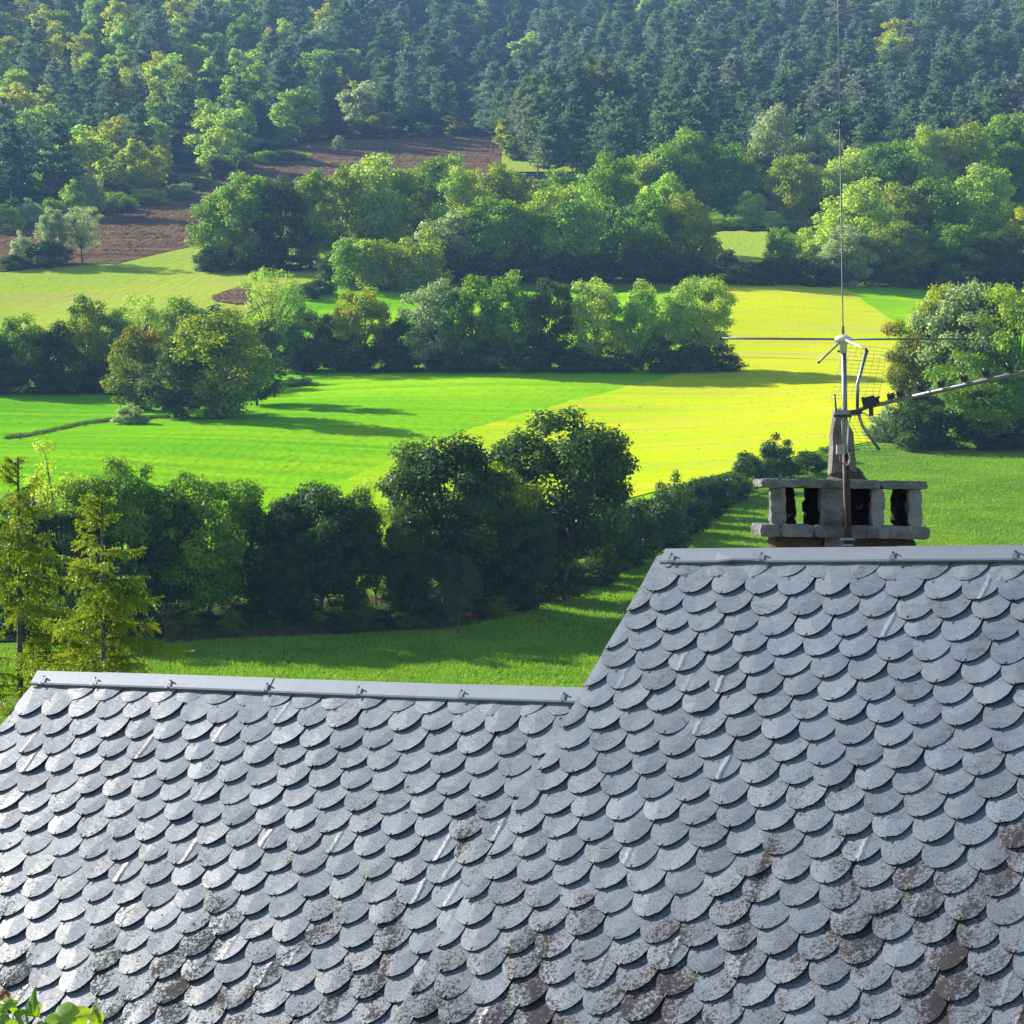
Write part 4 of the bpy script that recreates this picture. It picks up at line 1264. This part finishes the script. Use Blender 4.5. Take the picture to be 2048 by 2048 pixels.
T("bramble_mound", "dark mound of bushes at the left of the forest corner", "bush", 'bush', 'leaf_mid', 532, 330, 300, 50)

for i, x in enumerate(list(range(-20, 600, 46)) + list(range(600, 1000, 34))):
    y = np.interp(x, *zip(*EDGE))
    T("edge_shrub", "dark shrub closing the edge of the forest above the ploughed field", "shrub", 'far', ('leaf_dark', 'leaf_mid', 'leaf_dark', 'leaf_olive')[i % 4], x, y - 2, y - 30 - (i * 23) % 34, 55, "shrubs along the forest edge", dY=3)

# ------------------------------------------------------------------ pine stand with bare trunks
gP = "pines of the stand above the copse"
for i, (x, b, t_) in enumerate([(1000, 318, 186), (1022, 325, 190), (1045, 328, 180), (1072, 332, 150), (1100, 335, 145), (1128, 335, 130), (1155, 338, 140), (1180, 335, 118), (1060, 338, 200), (1090, 340, 190),
                                (1118, 342, 185), (1145, 342, 178), (1210, 338, 120), (1240, 340, 150), (985, 312, 205), (1275, 338, 160), (1168, 345, 200), (1200, 345, 190)]):
    T("pine_tree", "tall pine with bare lower trunk in the stand above the copse", "tree", 'pineb', ('leaf_ever', 'leaf_ever', 'leaf_blue')[i % 3], x, b, t_, 50 + (i * 17) % 16, gP)

# ------------------------------------------------------------------ forest on the hillside
gF1, gF2, gF3 = "broadleaf trees of the hillside forest", "pines of the hillside forest", "dark conifers of the wooded gully"
SPUR = [(900, 330), (980, 195), (1100, 150), (1300, 85), (1400, 35), (1460, 0), (1560, -60), (1700, -120)]
def forest():
    n = 0
    D = 560.0
    row = 0
    while D < 1190:
        step = 20 + (D - 560) * .022
        w_ = 1.16 * D
        nn = int(w_ / (11 + (D - 560) * .004))
        for k in range(nn):
            X = -w_ / 2 + w_ * (k + .5 * (row % 2) + R.uniform(-.38, .38)) / nn
            Y = D + R.uniform(-.45, .45) * step
            px = 1024 + F * X / Y
            Z = float(HT(X, Y)); py = HZ - F * (Z - CAMZ) / Y
            if py > np.interp(px, *zip(*EDGE)) - 3 or px < -1900 or px > 3950:
                continue
            sp = np.interp(py, [p[1] for p in SPUR][::-1], [p[0] for p in SPUR][::-1])
            lf = np.interp(py, [-50, 0, 150, 300], [760, 740, 660, 600]) + R.gauss(0, 45)
            if px > sp + R.gauss(0, 12):
                z_ = 2 if R.random() < .93 else 1
            elif px < lf:
                z_ = 1 if R.random() < .74 else 2
            else:
                z_ = 3 if R.random() < .8 else 1
            yield z_, X, Y, Z, px, py
        D += step
        row += 1
cnt = {1: 0, 2: 0, 3: 0}
MASS = {1: [], 2: [], 3: []}
for z_, X, Y, Z, px, py in forest():
    out = px < -60 or px > 2110
    if not out:
        cnt[z_] += 1
    if out or cnt[z_] > 298:
        MASS[z_].append((X, Y, Z))
        continue
    if z_ == 1:
        H_ = R.uniform(11, 18); W_ = H_ * R.uniform(.62, .95)
        m = R.choices(['leaf_mid', 'leaf_light', 'leaf_olive', 'leaf_yellow', 'leaf_dark', 'leaf_grey'], [2.5, 7, 2.5, 4, .3, 1])[0]
        crowns, tr = FAR[R.randrange(5)]
        nm, lab, g = "broadleaf_tree", "round crowned broadleaf tree in the hillside forest", gF1
        lab = {'leaf_yellow': "yellowing broadleaf tree standing out in the hillside forest", 'leaf_grey': "silvery pale broadleaf tree in the hillside forest",
               'leaf_light': "bright light green broadleaf tree in the hillside forest", 'leaf_olive': "olive green broadleaf tree in the hillside forest",
               'leaf_dark': "dark green broadleaf tree in the hillside forest"}.get(m, lab)
    else:
        H_ = R.uniform(15, 23) if z_ == 2 else R.uniform(16, 25); W_ = H_ * R.uniform(.46, .66)
        m = R.choices(['leaf_ever', 'leaf_blue'], [2.2, 1] if z_ == 2 else [5, 1])[0]
        crowns, tr = PINE[R.randrange(5)]
        nm, lab, g = ("pine_tree", "grey green pine in the plantation on the hillside", gF2) if z_ == 2 else ("fir_tree", "dark conifer in the shaded gully of the hillside", gF3)
    if z_ == 3 and R.random() < .55:
        crowns, tr = FAR[R.randrange(5)]; m = R.choice(['leaf_ever', 'leaf_ever', 'leaf_dark']); H_ *= .8; W_ = H_ * R.uniform(.6, .8)
        nm, lab = "broadleaf_tree", "dark rounded tree in the shaded gully of the hillside"
    o = empty(nm, (X, Y, Z - .3), label=lab, cat="tree", group=g)
    o.rotation_euler[2] = R.uniform(0, 6.28)
    o.scale = (W_, W_, H_)
    obj("crown", crowns[m], o)
    obj("trunk", tr, o)
for z_, nm, mat, gen, kw in ((1, "far_broadleaf_woodland", 'leaf_light', broadleaf, dict(nclump=26, nleaf=420, leaf=.17, z0=.0, crad=.17, asp=1.4, limbs=1)),
                             (2, "far_pine_woodland", 'leaf_ever', pine, dict(nl=420, leaf=.2, z0=.2)), (3, "far_gully_woodland", 'leaf_ever', pine, dict(nl=420, leaf=.2, z0=.2))):
    if not MASS[z_]:
        continue
    (V0_, F0_), _b = gen(900 + z_, **kw)
    VV = []
    for (X, Y, Z) in MASS[z_]:
        H_ = R.uniform(14, 22); W_ = H_ * (R.uniform(.62, .95) if z_ == 1 else R.uniform(.46, .66)); a = R.uniform(0, 6.28)
        c, s2 = math.cos(a), math.sin(a)
        VV.append(np.stack([(V0_[:, 0] * c - V0_[:, 1] * s2) * W_ + X, (V0_[:, 0] * s2 + V0_[:, 1] * c) * W_ + Y, V0_[:, 2] * H_ + Z - .3], -1))
    FF = np.concatenate([F0_ + k * len(V0_) for k in range(len(VV))])
    obj(nm, mesh_np(nm, np.concatenate(VV), FF, M[mat]), kind="stuff")
print("forest", cnt, {k: len(v) for k, v in MASS.items()})

# ------------------------------------------------------------------ spruces behind the low roof
def spruce(seed, H, rbase, ztop_detail):
    r = np.random.default_rng(seed)
    wood = MB(); P, T_ = [], []
    wood.tube([(0, 0, 0), (.03, .02, H * .5), (0, 0, H)], [.10, .06, .008], 8)
    z = H - .10
    while z > H * .22:
        t = H - z
        L0 = min(rbase, .12 + t * .50)
        for q in range(r.integers(1, 4)):
            a = r.uniform(0, 6.28)
            L = L0 * r.choice([.45, .7, .9, 1.0, 1.2], p=[.2, .25, .25, .2, .1]) * r.uniform(.85, 1.1)
            dirh = np.array([math.cos(a), math.sin(a), 0])
            rise = (.55 if t < .5 else .18) + r.normal(0, .12)
            sag = min(1, t / 1.6) * r.uniform(.25, .6)
            n = 9
            pts = []
            for i in range(n + 1):
                f = i / n
                wig = np.array([-dirh[1], dirh[0], 0]) * .06 * L * math.sin(f * 4 + a * 3)
                pts.append(np.array([0, 0, z]) + wig + dirh * L * f + np.array([0, 0, L * (rise * f - sag * f * f + .22 * f ** 4)]))
            wood.tube(pts, [.011 * (1 - i / n * .85) for i in range(n + 1)], 4, False)
            side = np.array([-dirh[1], dirh[0], 0])
            nt_ = int(L / .030) + 4
            for k in range(nt_):
                f = min(1, (k + r.uniform(.3, 1.2)) / nt_)
                if f < .12:
                    continue
                i = min(int(f * n), n - 1); p0 = pts[i] + (pts[i + 1] - pts[i]) * (f * n - i)
                for sg in (-1, 1):
                    if r.uniform() < .25:
                        continue
                    hang = min(1, t / 1.0)
                    ln = r.uniform(.07, .24) * (1.15 - .4 * f) * (.55 + .55 * hang)
                    dr = dirh * r.uniform(.0, .8) + side * sg * r.uniform(.15, .9) + np.array([0, 0, -r.uniform(.1, 1.5) * hang + .25])
                    dr /= np.linalg.norm(dr)
                    m2 = max(5, int(ln / .008))
                    fs = np.linspace(.02, 1, m2)[:, None]
                    P.append(p0 + dr * ln * fs + np.array([0, 0, -.25]) * (ln * fs) ** 2 * 3); T_.append(np.repeat(dr[None], m2, 0))
            m2 = int(L / .009)
            fs = r.uniform(.2, 1, m2)
            ii = np.minimum((fs * n).astype(int), n - 1)
            pa = np.array(pts)
            P.append(pa[ii] + (pa[ii + 1] - pa[ii]) * (fs * n - ii)[:, None]); T_.append(np.repeat(dirh[None], m2, 0))
        z -= r.uniform(.045, .12)
    tz = r.uniform(0, .5, 400)
    P.append(np.stack([0 * tz, 0 * tz, H - tz], -1)); T_.append(np.repeat(np.array([[0, 0, 1.]]), 400, 0))
    P = np.concatenate(P); T_ = np.concatenate(T_)
    m = len(P)
    ln = r.uniform(.026, .044, (m, 1))
    d = T_ * .75 + r.normal(0, .62, (m, 3)); d /= np.linalg.norm(d, axis=1, keepdims=True)
    s = np.cross(d, r.normal(size=(m, 3))); s /= np.linalg.norm(s, axis=1, keepdims=True)
    P = P + r.normal(0, .004, P.shape)
    V = np.stack([P - s * .0085, P + s * .0085, P + d * ln], 1).reshape(-1, 3)
    return V, np.arange(m * 3).reshape(-1, 3), wood
def place_spruce(px, top, D, rb, seed, label):
    X = (px - 1024) / F * D
    zt = CAMZ + (HZ - top) / F * D
    zb = float(HT(X, D))
    H = zt - zb
    V, Fc, wood = spruce(seed, H, rb, 5)
    o = empty("spruce_tree", (X, D, zb), label=label, cat="tree", group="spruces behind the low roof")
    wood.build("trunk", M['bark'], o, True)
    obj("needles", mesh_np("needles", V, Fc, M['needle']), o)
    print("spruce", len(Fc))
    return o
place_spruce(36, 915, 33.0, 1.35, 3, "yellow green spruce at the left edge, taller of the two behind the low roof")
place_spruce(204, 992, 31.0, 1.15, 8, "yellow green spruce with spreading lower boughs, right one of the two")

# ------------------------------------------------------------------ grass tufts, bracken, fence
tufts("meadow_tufts", 75000, (-120, 2100), [(-120, 1300), (300, 1285), (900, 1262), (1050, 1225), (1200, 1160), (1350, 1085), (1480, 1000), (1700, 915), (2100, 905)],
      [(-120, 1395), (1200, 1395), (1300, 1120), (2100, 1115)], .16, M['tuft'], 3, .03)
tufts("bracken", 14000, (330, 1450), [(330, 1215), (700, 1205), (1000, 1190), (1150, 1150), (1300, 1070), (1450, 985)],
      [(330, 1288), (600, 1272), (900, 1255), (1040, 1222), (1180, 1158), (1330, 1082), (1450, 1000)], .5, M['dry'], 3, .04)
tufts("stubble", 45000, (700, 1760), [(700, 960), (824, 905), (973, 852), (1135, 808), (1321, 762), (1470, 740), (1760, 730)],
      [(700, 1060), (1180, 1015), (1400, 960), (1640, 902), (1760, 884)], .22, M['tuft_y'], 2, .05)
M['tuft_b'] = leaf_mat("rough boundary grass", (.10, .11, .04), (.09, .17, .03), None, .3, .0, .5)
tufts("boundary_grass", 2600, (10, 340), [(10, 878), (60, 872), (170, 848), (250, 838), (340, 835)], [(10, 881), (60, 875.5), (170, 851.5), (250, 841.5), (340, 838.5)], .45, M['tuft_b'], 3, .05)
for i, (x, b, t_) in enumerate([(40, 881, 867), (170, 855, 843), (265, 846, 835)]):
    g = ground([x], [b])[0]
    Hh = (b - t_) / F * g[1]
    bb = MB(); bb.tube([(0, 0, -.2), (.03, 0, Hh * .6), (.02, .02, Hh)], [.09, .085, .07], 7)
    bb.build("fence_post", M['bark'], None, loc=tuple(g), label=("leftmost weathered fence post in the rough boundary grass", "middle weathered fence post in the rough boundary grass", "weathered fence post beside the small pale bush")[i], cat="post", group="fence posts along the field boundary")

# ------------------------------------------------------------------ vine leaves in the lower left corner
M['vine'] = leaf_mat("vine leaf", (.13, .26, .012), (.20, .34, .015), (.26, .36, .02), .42, .06, 14., .6)
M['vine_brown'] = leaf_mat("withered leaf", (.20, .09, .03), (.26, .13, .04), None, .35, .04, 14.)
def vine_leaf(seed, wpx, hpx):
    r = random.Random(seed)
    n = 26
    b = MB()
    s = 6.0 / F
    V = [(0, 0, 0)]
    for k in range(n):
        a = 2 * math.pi * k / n
        lob = 1 + .16 * math.cos(5 * (a - math.pi / 2)) + .05 * math.cos(11 * a + seed) + r.uniform(-.03, .03)
        if abs(((a + math.pi / 2 + math.pi) % (2 * math.pi)) - math.pi) < .2:
            lob *= .45
        x, y = lob * math.cos(a) * wpx * s * .5, lob * math.sin(a) * hpx * s * .5
        V.append((x, y, .10 * abs(x) - 1.6 * (x * x + y * y) / (wpx * s) + r.uniform(-.001, .001)))
    ring = [(v[0] * .5, v[1] * .5, v[2] * .35 + .0015 * (-1) ** k) for k, v in enumerate(V[1:])]
    V = [V[0]] + ring + V[1:]
    Fs = [(0, 1 + k, 1 + (k + 1) % n) for k in range(n)] + [(1 + k, 1 + n + k, 1 + n + (k + 1) % n, 1 + (k + 1) % n) for k in range(n)]
    b.add(V, Fs)
    return b
vd_ = 6.0
vine = empty("grape_vine", at(80, 2150, vd_), label="green vine leaves poking up in the lower left corner before the roof", cat="vine")
bpy.context.view_layer.update()
def stem(b):
    p = at(80, 2150, vd_) - vine.location
    b.tube([(0, .05, -(p.z + at(80, 2150, vd_).z - float(HT(-1, 6)))), (0, 0, 0), tuple(at(60, 2075, vd_) - vine.location), tuple(at(50, 2030, vd_) - vine.location), tuple(at(57, 1998, vd_) - vine.location)], [.012, .006, .004, .003, .0012], 6)
    b.tube([(0, 0, 0), tuple(at(120, 2075, vd_) - vine.location), tuple(at(135, 2045, vd_) - vine.location)], [.004, .003, .002], 5)
    b.tube([tuple(at(120, 2075, vd_) - vine.location), tuple(at(180, 2060, vd_) - vine.location), tuple(at(196, 2040, vd_) - vine.location)], [.003, .002, .0015], 5)
b = MB(); stem(b); b.build("stem", M['vine'], vine, True)
for i, (x, y, w_, h_, rx, rz, m) in enumerate([
    (8, 1986, 30, 24, -.9, .5, 'vine_brown'), (12, 2012, 44, 40, -.5, .2, 'vine'), (28, 2026, 40, 44, -.8, -.6, 'vine'), (64, 2030, 30, 58, .3, .1, 'vine'),
    (130, 2040, 100, 70, -.35, .0, 'vine'), (183, 2032, 22, 34, .2, -.4, 'vine'), (196, 2044, 32, 36, .1, .5, 'vine'), (6, 2050, 50, 44, -.3, .2, 'vine'), (90, 2066, 60, 50, -.4, .6, 'vine')]):
    lf = vine_leaf(i, w_ * .95, h_ * .95)
    o = lf.build("leaf", M[m], vine, True)
    o.location = at(x, y, vd_ - .01 * i) - vine.location
    o.rotation_euler = (math.radians(90) + rx, R.uniform(-.3, .3), rz)
    if m == 'vine_brown':
        o["label"] = "withered brown leaf tip"

# ------------------------------------------------------------------ valley haze
t = NT("valley haze")
t.t.nodes.remove(t.b)
vol = t.n("VolumePrincipled")
vol.inputs["Color"].default_value = (.30, .54, 1.0, 1)
vol.inputs["Density"].default_value = .00014
vol.inputs["Anisotropy"].default_value = .1
t.set(t.out.inputs["Volume"], vol.outputs[0])
b = MB()
b.box((0, 800, 205), (2200, 1840, 440))
b.build("haze", t.m, None, kind="stuff")
